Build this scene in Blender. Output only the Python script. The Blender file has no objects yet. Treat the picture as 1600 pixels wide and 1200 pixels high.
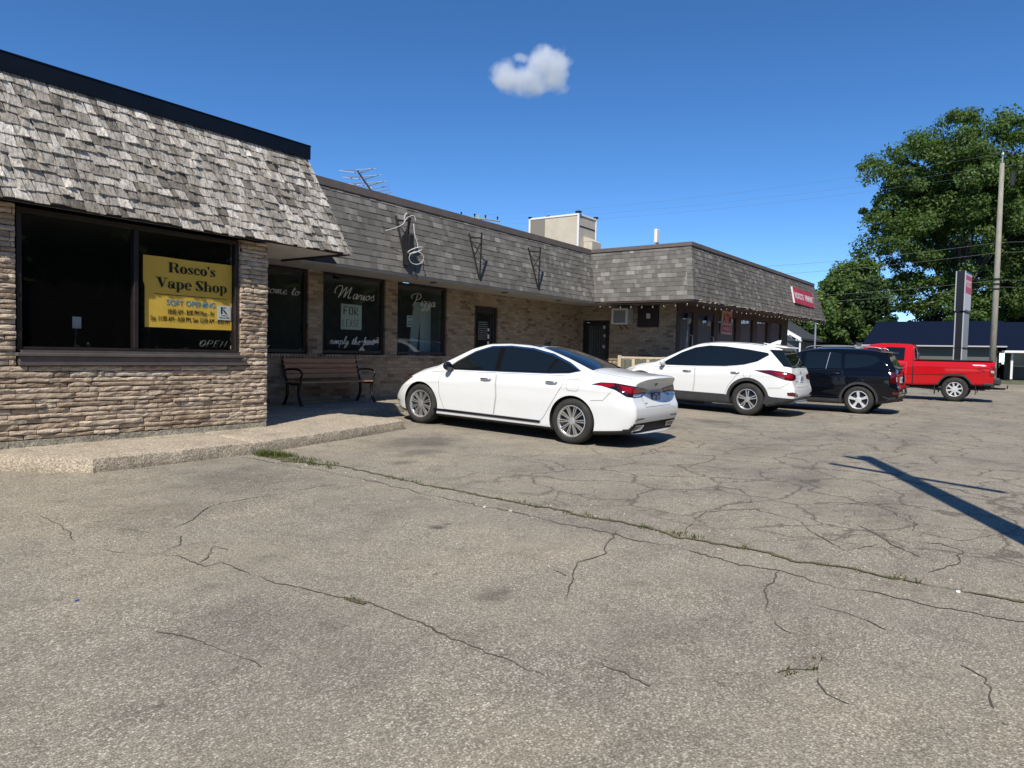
import bpy, bmesh, math, random
import numpy as np
from mathutils import Vector, Matrix, noise
from mathutils.bvhtree import BVHTree
from mathutils.geometry import delaunay_2d_cdt
PI = math.pi
scene = bpy.context.scene
random.seed(7)

# ------------------------------------------------------------ camera
F, CAMZ = 1109.0, 1.38
def _cam_axes(vpx=1585., hy=552., roll=.0225):
    v = lambda x, y: Vector((x - 800, -(y - 600), -F))
    a = v(vpx, hy + roll * (vpx - 800)).normalized()
    b = v(-3000, hy + roll * -3800)
    up = a.cross(b).normalized()
    if up.y < 0: up = -up
    return Matrix((a, up.cross(a), up))
RC = _cam_axes()
cam = bpy.data.cameras.new('camera'); camo = bpy.data.objects.new('camera', cam)
scene.collection.objects.link(camo)
camo.matrix_world = Matrix.Translation((0, 0, CAMZ)) @ RC.to_4x4()
cam.sensor_width = 36; cam.lens = F / 1600 * 36
cam.clip_start = .05; cam.clip_end = 6000
scene.camera = camo

# ------------------------------------------------------------ light
SUN_EL = math.radians(47)
SUN_DIR = Vector((.92, .40, 0)).normalized()          # travel direction on the ground
w = bpy.data.worlds.new('World'); scene.world = w; w.use_nodes = True
nt = w.node_tree
sky = nt.nodes.new('ShaderNodeTexSky'); sky.sky_type = 'NISHITA'; sky.sun_disc = False
sky.sun_elevation = SUN_EL; sky.sun_rotation = math.atan2(-SUN_DIR.x, -SUN_DIR.y)
sky.air_density = .78; sky.dust_density = .0; sky.ozone_density = 3.6; sky.altitude = 2200
bg = nt.nodes['Background']; bg.inputs['Strength'].default_value = .145
hs = nt.nodes.new('ShaderNodeHueSaturation'); hs.inputs['Saturation'].default_value = 1.2; hs.inputs['Hue'].default_value = .501; hs.inputs['Value'].default_value = 1.0
nt.links.new(sky.outputs[0], hs.inputs['Color']); nt.links.new(hs.outputs[0], bg.inputs[0])
sl = bpy.data.lights.new('sun', 'SUN'); sl.energy = 4.6; sl.angle = math.radians(.5); sl.color = (1, .93, .81)
so = bpy.data.objects.new('sun', sl); scene.collection.objects.link(so)
so.location = (-20, -10, 30)
so.rotation_euler = Vector((SUN_DIR.x * math.cos(SUN_EL), SUN_DIR.y * math.cos(SUN_EL), -math.sin(SUN_EL))).to_track_quat('-Z', 'Y').to_euler()
scene.view_settings.view_transform = 'Standard'; scene.view_settings.look = 'None'
scene.view_settings.exposure = 0.26; scene.view_settings.gamma = 1

# ------------------------------------------------------------ helpers
def link(o, parent=None):
    scene.collection.objects.link(o)
    if parent: o.parent = parent
    return o
def tag(o, label=None, cat=None, group=None, kind=None):
    if label: o['label'] = label
    if cat: o['category'] = cat
    if group: o['group'] = group
    if kind: o['kind'] = kind
    return o
def empty(name, loc=(0, 0, 0), rz=0, label=None, cat=None, group=None):
    o = bpy.data.objects.new(name, None); link(o); o.empty_display_size = .2
    o.location = loc; o.rotation_euler = (0, 0, rz)
    return tag(o, label, cat, group)
def copy_tree(o, parent=None):
    c = o.copy(); scene.collection.objects.link(c); c.parent = parent
    for ch in [x for x in scene.objects if x.parent == o]: copy_tree(ch, c)
    return c
def mesh_obj(name, verts, faces, mats, parent=None, mi=None, smooth=False):
    me = bpy.data.meshes.new(name); me.from_pydata([tuple(v) for v in verts], [], faces)
    if not isinstance(mats, (list, tuple)): mats = [mats]
    for m in mats: me.materials.append(m)
    if mi is not None: me.polygons.foreach_set('material_index', mi)
    if smooth: me.polygons.foreach_set('use_smooth', [True] * len(me.polygons))
    me.update()
    o = bpy.data.objects.new(name, me); return link(o, parent)

class MB:
    def __init__(s): s.v = []; s.f = []; s.m = []; s.cur = 0
    def add(s, vs, fs):
        n = len(s.v); s.v += [Vector(v) for v in vs]
        s.f += [tuple(i + n for i in f) for f in fs]; s.m += [s.cur] * len(fs); return s
    def box(s, a, b, M=None):
        x0, y0, z0 = a; x1, y1, z1 = b
        if x0 > x1: x0, x1 = x1, x0
        if y0 > y1: y0, y1 = y1, y0
        if z0 > z1: z0, z1 = z1, z0
        vs = [Vector(p) for p in [(x0,y0,z0),(x1,y0,z0),(x1,y1,z0),(x0,y1,z0),(x0,y0,z1),(x1,y0,z1),(x1,y1,z1),(x0,y1,z1)]]
        if M is not None: vs = [M @ p for p in vs]
        return s.add(vs, [(3,2,1,0),(4,5,6,7),(0,1,5,4),(1,2,6,5),(2,3,7,6),(3,0,4,7)])
    def bbox(s, a, b, bev=.01, seg=2, M=None):
        bm = bmesh.new(); bmesh.ops.create_cube(bm, size=1)
        c = [(a[i] + b[i]) / 2 for i in range(3)]; d = [abs(b[i] - a[i]) for i in range(3)]
        for v in bm.verts: v.co = Vector([c[i] + v.co[i] * d[i] for i in range(3)])
        bmesh.ops.bevel(bm, geom=bm.edges[:], offset=min(bev, min(d) * .45), segments=seg, affect='EDGES', profile=.5)
        return s.bm(bm, M)
    def bm(s, bm, M=None):
        bm.verts.index_update()
        vs = [(M @ v.co) if M is not None else v.co.copy() for v in bm.verts]
        s.add(vs, [tuple(v.index for v in f.verts) for f in bm.faces]); bm.free(); return s
    def tube(s, pts, r, n=8, cap=True, closed=False):
        pts = [Vector(p) for p in pts]; N = len(pts)
        rs = r if isinstance(r, (list, tuple)) else [r] * N
        vs = []; up = None
        for i, p in enumerate(pts):
            if closed: t = pts[(i + 1) % N] - pts[i - 1]
            else: t = pts[min(i + 1, N - 1)] - pts[max(i - 1, 0)]
            if t.length < 1e-9: t = Vector((0, 0, 1))
            t.normalize()
            if up is None:
                up = Vector((0, 0, 1)) if abs(t.z) < .9 else Vector((1, 0, 0))
            a = t.cross(up)
            if a.length < 1e-4: a = t.orthogonal()
            a.normalize(); b = a.cross(t).normalized(); up = b
            for k in range(n):
                q = 2 * PI * k / n; vs.append(p + (a * math.cos(q) + b * math.sin(q)) * rs[i])
        fs = []
        R = N if closed else N - 1
        for i in range(R):
            j = (i + 1) % N
            for k in range(n):
                l = (k + 1) % n; fs.append((i*n+k, i*n+l, j*n+l, j*n+k))
        if cap and not closed:
            fs.append(tuple(range(n - 1, -1, -1))); fs.append(tuple((N-1)*n + k for k in range(n)))
        return s.add(vs, fs)
    def lathe(s, prof, n=32, M=None):      # prof (r, h) about local Z
        vs = []; fs = []
        for r, h in prof:
            for k in range(n):
                q = 2 * PI * k / n; vs.append(Vector((r * math.cos(q), r * math.sin(q), h)))
        for i in range(len(prof) - 1):
            for k in range(n):
                l = (k + 1) % n; fs.append((i*n+k, i*n+l, (i+1)*n+l, (i+1)*n+k))
        if M is not None: vs = [M @ v for v in vs]
        return s.add(vs, fs)
    def build(s, name, mats, parent=None, smooth=False):
        return mesh_obj(name, s.v, s.f, mats, parent, s.m, smooth)

def cr(pts, n=8, closed=False):            # Catmull-Rom through points
    P = [Vector(p) for p in pts]; out = []; N = len(P)
    rng = N if closed else N - 1
    for i in range(rng):
        if closed: a, b, c, d = P[i-1], P[i], P[(i+1) % N], P[(i+2) % N]
        else: a, b, c, d = P[max(i-1, 0)], P[i], P[i+1], P[min(i+2, N-1)]
        for k in range(n):
            t = k / n
            out.append(.5 * ((2*b) + (c-a)*t + (2*a-5*b+4*c-d)*t*t + (3*b-a-3*c+d)*t**3))
    if not closed: out.append(P[-1])
    return out

# ------------------------------------------------------------ materials
def mat(name, col=(.5, .5, .5), rough=.6, metal=0, spec=.5, coat=0, emis=None):
    m = bpy.data.materials.new(name); m.use_nodes = True
    b = m.node_tree.nodes['Principled BSDF']
    b.inputs['Base Color'].default_value = (*col, 1); b.inputs['Roughness'].default_value = rough
    b.inputs['Metallic'].default_value = metal; b.inputs['Specular IOR Level'].default_value = spec
    b.inputs['Coat Weight'].default_value = coat; b.inputs['Coat Roughness'].default_value = .03
    if emis: b.inputs['Emission Color'].default_value = (*emis[0], 1); b.inputs['Emission Strength'].default_value = emis[1]
    return m
class NT:
    def __init__(s, m): s.m = m; s.t = m.node_tree; s.b = s.t.nodes['Principled BSDF']
    def n(s, ty, **kw):
        nd = s.t.nodes.new(ty)
        for k, v in kw.items(): setattr(nd, k, v)
        return nd
    def l(s, a, b): s.t.links.new(a, b)
    def coord(s, scale=(1, 1, 1), kind='Object'):
        tc = s.n('ShaderNodeTexCoord'); mp = s.n('ShaderNodeMapping'); mp.inputs['Scale'].default_value = scale
        s.l(tc.outputs[kind], mp.inputs[0]); return mp.outputs[0]
    def noise(s, vec, scale, detail=4, rough=.55, out='Fac'):
        t = s.n('ShaderNodeTexNoise'); t.inputs['Scale'].default_value = scale; t.inputs['Detail'].default_value = detail
        t.inputs['Roughness'].default_value = rough; s.l(vec, t.inputs['Vector']); return t.outputs[out]
    def ramp(s, fac, stops, interp='LINEAR'):
        r = s.n('ShaderNodeValToRGB'); r.color_ramp.interpolation = interp; e = r.color_ramp.elements
        while len(e) < len(stops): e.new(.5)
        for i, (p, c) in enumerate(stops):
            e[i].position = p; e[i].color = (*c, 1) if len(c) == 3 else c
        s.l(fac, r.inputs[0]); return r.outputs[0]
    def gray(s, fac, *stops): return s.ramp(fac, [(p, (v, v, v)) for p, v in stops])
    def mix(s, fac, a, b, mode='MIX'):
        x = s.n('ShaderNodeMix'); x.data_type = 'RGBA'; x.blend_type = mode
        for sock, val in ((x.inputs[0], fac), (x.inputs[6], a), (x.inputs[7], b)):
            if isinstance(val, (int, float)): sock.default_value = val
            elif isinstance(val, tuple): sock.default_value = (*val, 1) if len(val) == 3 else val
            else: s.l(val, sock)
        return x.outputs[2]
    def math(s, op, a, b=0.):
        x = s.n('ShaderNodeMath', operation=op)
        for sock, val in ((x.inputs[0], a), (x.inputs[1], b)):
            if isinstance(val, (int, float)): sock.default_value = val
            else: s.l(val, sock)
        return x.outputs[0]
    def bump(s, h, strength=.3, dist=.01):
        b = s.n('ShaderNodeBump'); b.inputs['Strength'].default_value = strength; b.inputs['Distance'].default_value = dist
        s.l(h, b.inputs['Height']); s.l(b.outputs[0], s.b.inputs['Normal']); return b
    def col(s, c): s.l(c, s.b.inputs['Base Color'])
    def island(s): return s.n('ShaderNodeNewGeometry').outputs['Random Per Island']

def m_asphalt(name, light=1.0, scale=1.0, cracks=True):
    m = mat(name, rough=.9, spec=.25); t = NT(m); v = t.coord()
    vo = t.n('ShaderNodeTexVoronoi'); vo.inputs['Scale'].default_value = 118 * scale; t.l(v, vo.inputs['Vector'])
    sep = t.n('ShaderNodeSeparateColor'); t.l(vo.outputs['Color'], sep.inputs[0])
    st = t.ramp(sep.outputs[0], [(0, (.19, .168, .140)), (.35, (.27, .245, .205)), (.7, (.35, .32, .272)), (.9, (.49, .46, .41)), (1, (.68, .65, .60))])
    edge = t.gray(vo.outputs['Distance'], (.0, 1), (.45, .94), (.75, .52))
    st = t.mix(t.gray(t.noise(v, .9, 5, .6), (.32, .62), (.62, .12)), st, (.30, .273, .232)); c = t.mix(.85, st, edge, 'MULTIPLY')
    big = t.noise(v, .55, 6, .62)
    c = t.mix(1.0, c, t.ramp(big, [(.28, (.66, .68, .71)), (.44, (.95, .955, .96)), (.60, (1.08, 1.065, 1.03)), (.78, (1.22, 1.19, 1.12))]), 'MULTIPLY')
    mid = t.noise(v, 3.2, 8, .7)
    c = t.mix(.75, c, t.gray(mid, (.3, .62), (.46, .96), (.75, 1.12)), 'MULTIPLY')
    # worn stains stretched along the driving direction
    v2 = t.coord((.35, 1.1, 1)); stn = t.noise(v2, 1.1, 9, .75)
    c = t.mix(.8, c, t.gray(stn, (.25, .45), (.38, .86), (.5, 1.0)), 'MULTIPLY')
    sp = t.noise(v, 9, 3, .5)
    c = t.mix(.6, c, t.gray(sp, (.24, .35), (.31, 1)), 'MULTIPLY')
    c = t.mix(1.0, c, (1.09, 1.065, 1.0), 'MULTIPLY')
    if light != 1: c = t.mix(1.0, c, (light, light, light), 'MULTIPLY')
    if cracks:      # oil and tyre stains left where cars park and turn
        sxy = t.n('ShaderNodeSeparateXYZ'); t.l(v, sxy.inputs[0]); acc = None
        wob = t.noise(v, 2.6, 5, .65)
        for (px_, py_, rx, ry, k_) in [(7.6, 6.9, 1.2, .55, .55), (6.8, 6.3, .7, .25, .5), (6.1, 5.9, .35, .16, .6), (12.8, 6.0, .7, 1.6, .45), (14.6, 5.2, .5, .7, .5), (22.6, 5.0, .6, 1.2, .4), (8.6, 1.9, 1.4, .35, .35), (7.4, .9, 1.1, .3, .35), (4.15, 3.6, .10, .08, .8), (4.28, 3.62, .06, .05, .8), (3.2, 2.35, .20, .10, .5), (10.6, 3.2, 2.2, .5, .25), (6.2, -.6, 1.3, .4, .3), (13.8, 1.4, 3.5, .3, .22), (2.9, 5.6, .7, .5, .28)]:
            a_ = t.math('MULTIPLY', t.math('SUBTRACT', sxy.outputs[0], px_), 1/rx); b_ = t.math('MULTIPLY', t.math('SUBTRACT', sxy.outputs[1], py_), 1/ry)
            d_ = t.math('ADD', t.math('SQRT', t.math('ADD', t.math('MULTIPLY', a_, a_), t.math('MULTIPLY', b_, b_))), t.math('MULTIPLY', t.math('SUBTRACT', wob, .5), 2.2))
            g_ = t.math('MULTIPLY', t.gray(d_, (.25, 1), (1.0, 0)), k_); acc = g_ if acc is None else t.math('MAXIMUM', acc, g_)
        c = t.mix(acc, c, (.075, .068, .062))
    h = t.math('ADD', vo.outputs['Distance'], 0)
    if cracks:
        # alligator cracking, only in worn zones
        wv = t.n('ShaderNodeVectorMath', operation='ADD'); t.l(v, wv.inputs[0])
        nz = t.noise(v, 1.6, 5, .6, 'Color'); sc = t.n('ShaderNodeVectorMath', operation='SCALE'); t.l(nz, sc.inputs[0]); sc.inputs['Scale'].default_value = .55
        t.l(sc.outputs[0], wv.inputs[1])
        ck = t.n('ShaderNodeTexVoronoi', feature='DISTANCE_TO_EDGE'); ck.inputs['Scale'].default_value = 1.15; t.l(wv.outputs[0], ck.inputs['Vector'])
        line = t.gray(ck.outputs['Distance'], (.0, 1), (.010, .8), (.026, 0))
        ck2 = t.n('ShaderNodeTexVoronoi', feature='DISTANCE_TO_EDGE'); ck2.inputs['Scale'].default_value = 3.1; t.l(wv.outputs[0], ck2.inputs['Vector'])
        line2 = t.gray(ck2.outputs['Distance'], (.0, 1), (.03, .0))
        sx = t.n('ShaderNodeSeparateXYZ'); t.l(v, sx.inputs[0])
        zone = t.math('MULTIPLY', t.math('MULTIPLY', t.gray(t.math('DIVIDE', sx.outputs[0], 100.0), (.051, 0), (.06, 1)), t.gray(t.math('DIVIDE', sx.outputs[1], 10.0), (.42, 1), (.62, .12))), t.gray(t.noise(v, .33, 3), (.28, .3), (.42, 1)))
        z2 = t.math('MULTIPLY', zone, t.gray(t.noise(v, .8, 3), (.5, 0), (.6, .8)))
        k = t.math('MAXIMUM', t.math('MULTIPLY', line, zone), t.math('MULTIPLY', line2, z2))
        c = t.mix(t.math('MULTIPLY', k, .64), c, (.06, .053, .043))
        h = t.math('SUBTRACT', h, t.math('MULTIPLY', k, 1.5))
    t.col(c); t.bump(h, .55, .006); return m
def m_concrete(name='concrete', tint=(1, 1, 1), rough=.9):
    m = mat(name, rough=rough, spec=.2); t = NT(m); v = t.coord()
    vo = t.n('ShaderNodeTexVoronoi'); vo.inputs['Scale'].default_value = 80; t.l(v, vo.inputs['Vector'])
    sep = t.n('ShaderNodeSeparateColor'); t.l(vo.outputs['Color'], sep.inputs[0])
    c = t.ramp(sep.outputs[0], [(0, (.27, .22, .165)), (.5, (.40, .345, .265)), (1, (.58, .51, .41))])
    c = t.mix(.8, c, t.gray(t.noise(v, 2.2, 8, .7), (.3, .6), (.5, 1), (.75, 1.15)), 'MULTIPLY')
    c = t.mix(1.0, c, tint, 'MULTIPLY')
    t.col(c); t.bump(t.math('ADD', t.noise(v, 60, 4), t.math('MULTIPLY', t.noise(v, 12, 5), 2)), .8, .012); return m
def m_shake():
    m = mat('weathered_cedar', rough=.85, spec=.2); t = NT(m); r = t.island()
    v = t.coord((30, 30, 2.2)); g = t.noise(v, 3.2, 6, .75)
    base = t.ramp(r, [(0, (.17, .155, .13)), (.18, (.33, .30, .255)), (.5, (.45, .415, .36)), (.82, (.58, .54, .475)), (1, (.74, .69, .62))])
    c = t.mix(.95, base, t.gray(g, (.3, .40), (.47, .92), (.7, 1.35)), 'MULTIPLY')
    c = t.mix(.9, c, t.gray(t.noise(t.coord((30, 30, 1.6)), 1.3, 3, .6), (.34, .45), (.5, 1.0), (.7, 1.3)), 'MULTIPLY')
    c = t.mix(.8, c, t.gray(t.noise(t.coord(), 1.7, 5, .65), (.3, .65), (.6, 1.1)), 'MULTIPLY')
    c = t.mix(t.gray(t.noise(t.coord((60, 60, 1.5)), 1.5, 3), (.62, 0), (.7, .6)), c, (.08, .07, .06))
    t.col(c); t.bump(g, .8, .006); return m
def m_tab():
    m = mat('laminated_shingle', rough=.95, spec=.15); t = NT(m); r = t.island()
    c = t.ramp(r, [(0, (.120, .114, .104)), (.3, (.142, .135, .123)), (.65, (.162, .155, .142)), (.86, (.188, .180, .165)), (.95, (.235, .226, .208)), (1, (.27, .26, .24))])
    v = t.coord(); c = t.mix(.7, c, t.gray(t.noise(v, 130, 2), (.3, .6), (.7, 1.35)), 'MULTIPLY')
    c = t.mix(.6, c, t.gray(t.noise(v, .9, 5), (.3, .75), (.7, 1.15)), 'MULTIPLY')
    c = t.mix(.5, c, t.gray(t.noise(t.coord((3.5, 3.5, .25)), 1.2, 5, .7), (.32, .62), (.5, 1.0)), 'MULTIPLY')
    t.col(c); t.bump(t.noise(v, 160, 2), .4, .003); return m
def m_stone():
    m = mat('ledgestone', rough=.9, spec=.2); t = NT(m); r = t.island()
    c = t.ramp(r, [(0, (.34, .255, .18)), (.3, (.45, .355, .26)), (.6, (.52, .42, .315)), (1, (.60, .50, .385))])
    v = t.coord((1, 1, 3)); g = t.noise(v, 9, 8, .7)
    c = t.mix(.85, c, t.gray(g, (.3, .5), (.5, 1), (.72, 1.25)), 'MULTIPLY')
    c = t.mix(t.gray(t.noise(t.coord(), 4, 4), (.6, 0), (.7, .4)), c, (.25, .17, .13))
    c = t.mix(.55, c, t.gray(t.noise(t.coord((2.2, 2.2, .35)), 1.1, 5, .7), (.34, .6), (.5, 1.0)), 'MULTIPLY'); t.col(c); t.bump(t.math('ADD', g, t.noise(t.coord(), 50, 4)), .9, .012); return m
def m_brick(name, vec_axes, tone=1.0):
    # tan-brown running bond brick; vec_axes picks which world axes run along the wall
    m = mat(name, rough=.9, spec=.2); t = NT(m); tc = t.n('ShaderNodeTexCoord'); s = t.n('ShaderNodeSeparateXYZ'); t.l(tc.outputs['Object'], s.inputs[0])
    cb = t.n('ShaderNodeCombineXYZ'); t.l(s.outputs[vec_axes], cb.inputs[0]); t.l(s.outputs[2], cb.inputs[1])
    b = t.n('ShaderNodeTexBrick'); t.l(cb.outputs[0], b.inputs['Vector']); b.offset = .5
    b.inputs['Scale'].default_value = 1; b.inputs['Brick Width'].default_value = .215; b.inputs['Row Height'].default_value = .072
    b.inputs['Mortar Size'].default_value = .006; b.inputs['Mortar Smooth'].default_value = .2; b.inputs['Bias'].default_value = 0
    b.inputs['Color1'].default_value = (0, 0, 0, 1); b.inputs['Color2'].default_value = (1, 1, 1, 1); b.inputs['Mortar'].default_value = (.5, .5, .5, 1)
    k = tone
    c = t.ramp(b.outputs['Color'], [(0, (.15*k, .105*k, .07*k)), (.15, (.22*k, .165*k, .11*k)), (.45, (.27*k, .21*k, .145*k)), (.75, (.30*k, .235*k, .165*k)), (1, (.335*k, .27*k, .19*k))])
    c = t.mix(.5, c, t.gray(t.noise(t.coord(), 14, 6, .7), (.3, .6), (.7, 1.25)), 'MULTIPLY')
    c = t.mix(.6, c, t.gray(t.noise(t.coord(), .8, 4), (.3, .7), (.7, 1.1)), 'MULTIPLY')
    c = t.mix(b.outputs['Fac'], c, (.20*k, .17*k, .13*k)); t.col(c)
    t.bump(t.math('SUBTRACT', t.math('MULTIPLY', t.noise(t.coord(), 60, 3), .3), b.outputs['Fac']), .7, .008); return m
def m_noisy(name, c1, c2, scale=6, rough=.7, metal=0, bump=.2, stretch=(1, 1, 1), spec=.4, coat=0):
    m = mat(name, rough=rough, metal=metal, spec=spec, coat=coat); t = NT(m); v = t.coord(stretch)
    g = t.noise(v, scale, 6, .65); t.col(t.ramp(g, [(.3, c1), (.7, c2)]))
    if bump: t.bump(g, bump, .005)
    return m
def m_glass(name='window_glass', tint=(.86, .89, .88), ior=1.5, gloss=1.0, dirt_veil=.006):
    m = bpy.data.materials.new(name); m.use_nodes = True; t = m.node_tree; t.nodes.clear()
    o = t.nodes.new('ShaderNodeOutputMaterial'); mx = t.nodes.new('ShaderNodeMixShader'); fr = t.nodes.new('ShaderNodeFresnel')
    tr = t.nodes.new('ShaderNodeBsdfTransparent'); gl = t.nodes.new('ShaderNodeBsdfGlossy'); gl.inputs['Roughness'].default_value = .0
    gl.inputs['Color'].default_value = (gloss, gloss, gloss, 1)
    tr.inputs[0].default_value = (*tint, 1); fr.inputs[0].default_value = ior
    nz = t.nodes.new('ShaderNodeTexNoise'); nz.inputs['Scale'].default_value = 1.3; bp = t.nodes.new('ShaderNodeBump'); bp.inputs['Strength'].default_value = .015; bp.inputs['Distance'].default_value = .1
    t.links.new(nz.outputs[0], bp.inputs['Height']); t.links.new(bp.outputs[0], gl.inputs['Normal'])
    df = t.nodes.new('ShaderNodeBsdfDiffuse'); df.inputs[0].default_value = (.5, .5, .48, 1)
    m2 = t.nodes.new('ShaderNodeMixShader'); m2.inputs[0].default_value = dirt_veil
    t.links.new(tr.outputs[0], m2.inputs[1]); t.links.new(df.outputs[0], m2.inputs[2])
    ge = t.nodes.new('ShaderNodeNewGeometry'); mr = t.nodes.new('ShaderNodeMapRange'); mr.inputs['To Min'].default_value = ior; mr.inputs['To Max'].default_value = 1/ior
    t.links.new(ge.outputs['Backfacing'], mr.inputs['Value']); t.links.new(mr.outputs[0], fr.inputs[0])
    t.links.new(fr.outputs[0], mx.inputs[0]); t.links.new(m2.outputs[0], mx.inputs[1]); t.links.new(gl.outputs[0], mx.inputs[2]); t.links.new(mx.outputs[0], o.inputs[0])
    return m
def m_leaf(name, c1, c2, c3):
    m = bpy.data.materials.new(name); m.use_nodes = True; t = NT.__new__(NT); t.m = m; t.t = m.node_tree; t.b = t.t.nodes['Principled BSDF']
    t.b.inputs['Roughness'].default_value = .55; t.b.inputs['Specular IOR Level'].default_value = .3
    c = t.ramp(t.island(), [(0, c1), (.5, c2), (1, c3)])
    c = t.mix(.7, c, t.gray(t.noise(t.coord(), .35, 4), (.3, .6), (.7, 1.35)), 'MULTIPLY')
    t.col(c)
    tl = t.n('ShaderNodeBsdfTranslucent'); t.l(t.mix(1.0, c, (1.1, 1.3, .5), 'MULTIPLY'), tl.inputs[0])
    mx = t.n('ShaderNodeMixShader'); mx.inputs[0].default_value = .38; out = t.t.nodes['Material Output']
    t.l(t.b.outputs[0], mx.inputs[1]); t.l(tl.outputs[0], mx.inputs[2]); t.l(mx.outputs[0], out.inputs[0]); return m

MATS = dict(
 asphalt=m_asphalt('asphalt'), road=m_asphalt('road_asphalt', .95, .5, False), concrete=m_concrete(), shake=m_shake(), tab=m_tab(), stone=m_stone(),
 brickx=m_brick('brick', 0, 1.22), bricky=m_brick('brick_return', 1, 1.22), conc_grey=m_concrete('foundation', (.85, .92, .95)),
 curb=m_concrete('curb_concrete', (.8, .82, .82)),
 mortar=mat('mortar', (.045, .035, .028), .95), navy=m_noisy('navy_metal', (.004, .008, .016), (.007, .012, .022), 3, .5, 0, .0, spec=.15),
 soffit=m_noisy('soffit_white', (.42, .40, .37), (.52, .50, .46), 3, .7, 0, .05), soffit2=m_noisy('soffit_grey', (.30, .28, .26), (.38, .36, .33), 3, .7, 0, .05),
 bronze=m_noisy('bronze_frame', (.016, .012, .012), (.030, .022, .021), 5, .45, 0, .05), sill=m_noisy('sill_metal', (.10, .085, .078), (.15, .13, .12), 6, .5, .2, .05),
 rust=m_noisy('rusty_cap', (.105, .092, .082), (.155, .125, .108), 5, .75, 0, .2), glass=m_glass(), dark=mat('room_dark', (.02, .02, .022), .9),
 room=m_noisy('room_wall', (.10, .13, .12), (.20, .24, .22), 1.2, .9, 0, 0), black=mat('black_metal', (.012, .012, .013), .45), blackr=mat('black_rubber', (.02, .02, .02), .8),
 white=mat('white_paint', (.78, .78, .76), .5), wire=mat('wire', (.16, .17, .18), .6), beige=m_noisy('beige_metal', (.50, .44, .34), (.60, .54, .43), 2, .55, 0, .05),
 galv=mat('galvanised', (.45, .46, .47), .4, .7), pole=m_noisy('pole_wood', (.20, .19, .155), (.34, .325, .27), 4, .9, 0, .4, (6, 6, .6)),
 bark=m_noisy('bark', (.05, .042, .033), (.12, .10, .08), 6, .95, 0, .6, (2, 2, .5)),
 leaf=m_leaf('maple_leaf', (.048, .090, .022), (.090, .150, .037), (.155, .225, .065)), leaf2=m_leaf('dark_leaf', (.020, .042, .014), (.036, .07, .022), (.06, .10, .03)),
 grassm=m_leaf('weed', (.06, .09, .02), (.10, .14, .03), (.17, .17, .06)),
 bench=m_noisy('bench_slat', (.36, .18, .095), (.48, .255, .14), 4, .5, 0, .1, (1, 8, 8)),
)
M = MATS

# ------------------------------------------------------------ terrain
def smooth(a, b, x):
    t = min(1, max(0, (x - a) / (b - a))); return t * t * (3 - 2 * t)
def G(x, y):
    z = .003 * min(40, max(0, x))
    r = .03 * max(0, min(12.5, y) - 5)
    z += r * (1 - smooth(36, 44, x))
    z += .35 * smooth(56, 66, x)
    return z
def sheet(name, xs, ys, dz, mt, f=G):
    vs = [(x, y, f(x, y) + dz) for y in ys for x in xs]; n = len(xs)
    fs = [(j*n+i, j*n+i+1, (j+1)*n+i+1, (j+1)*n+i) for j in range(len(ys)-1) for i in range(n-1)]
    o = mesh_obj(name, vs, fs, mt, smooth=True); o['kind'] = 'structure'; return o
fr = lambda a, b, s: list(np.arange(a, b + 1e-6, s))
grass_m = m_noisy('lawn', (.08, .09, .045), (.15, .15, .09), 3, .95, 0, .4)
sheet('ground', [-3000, -400, -120, -60] + fr(-30, 90, 2) + [120, 200, 500, 3000], [-3000, -400, -120, -60] + fr(-40, 90, 2) + [130, 200, 500, 3000], -.06, grass_m)
lot_edge = 41.5
sheet('parking_lot', fr(-30, lot_edge, .5), fr(-16, 13, .5), 0, M['asphalt'])
sheet('road', fr(46.5, 56, .5), [-300, -100, -40] + fr(-20, 30, 1) + [60, 150, 300], -.03, M['road'])
sheet('gravel_shoulder', fr(43.2, 46.2, .5), [-60] + fr(-20, 20, 1) + [40], -.02, m_noisy('gravel', (.20, .18, .14), (.36, .33, .27), 20, .95, 0, .5))

# distance polygon fill: triangulated patch of a 2D outline with inner points
def fill2d(poly, step):
    P = [Vector((p[0], p[1])) for p in poly]; out = []
    n = len(P)
    for i in range(n):
        a, b = P[i], P[(i+1) % n]; k = max(1, int((b - a).length / step))
        for j in range(k): out.append(a + (b - a) * j / k)
    edges = [(i, (i+1) % len(out)) for i in range(len(out))]; nb = len(out)
    x0 = min(p.x for p in P); x1 = max(p.x for p in P); y0 = min(p.y for p in P); y1 = max(p.y for p in P)
    def inside(q):
        c = False
        for i in range(n):
            a, b = P[i], P[(i+1) % n]
            if (a.y > q.y) != (b.y > q.y) and q.x < (b.x-a.x)*(q.y-a.y)/(b.y-a.y)+a.x: c = not c
        return c
    def near(q):
        for i in range(n):
            a, b = P[i], P[(i+1) % n]; d = b - a
            t = max(0, min(1, (q - a).dot(d) / max(1e-12, d.length_squared)))
            if (a + d*t - q).length < step * .35: return True
        return False
    y = y0 + step/2
    while y < y1:
        x = x0 + step/2
        while x < x1:
            q = Vector((x, y))
            if inside(q) and not near(q): out.append(q)
            x += step
        y += step
    r = delaunay_2d_cdt(out, edges, [], 1, 1e-7)
    return [Vector(v) for v in r[0]], [tuple(f) for f in r[2]], r[1]

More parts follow.
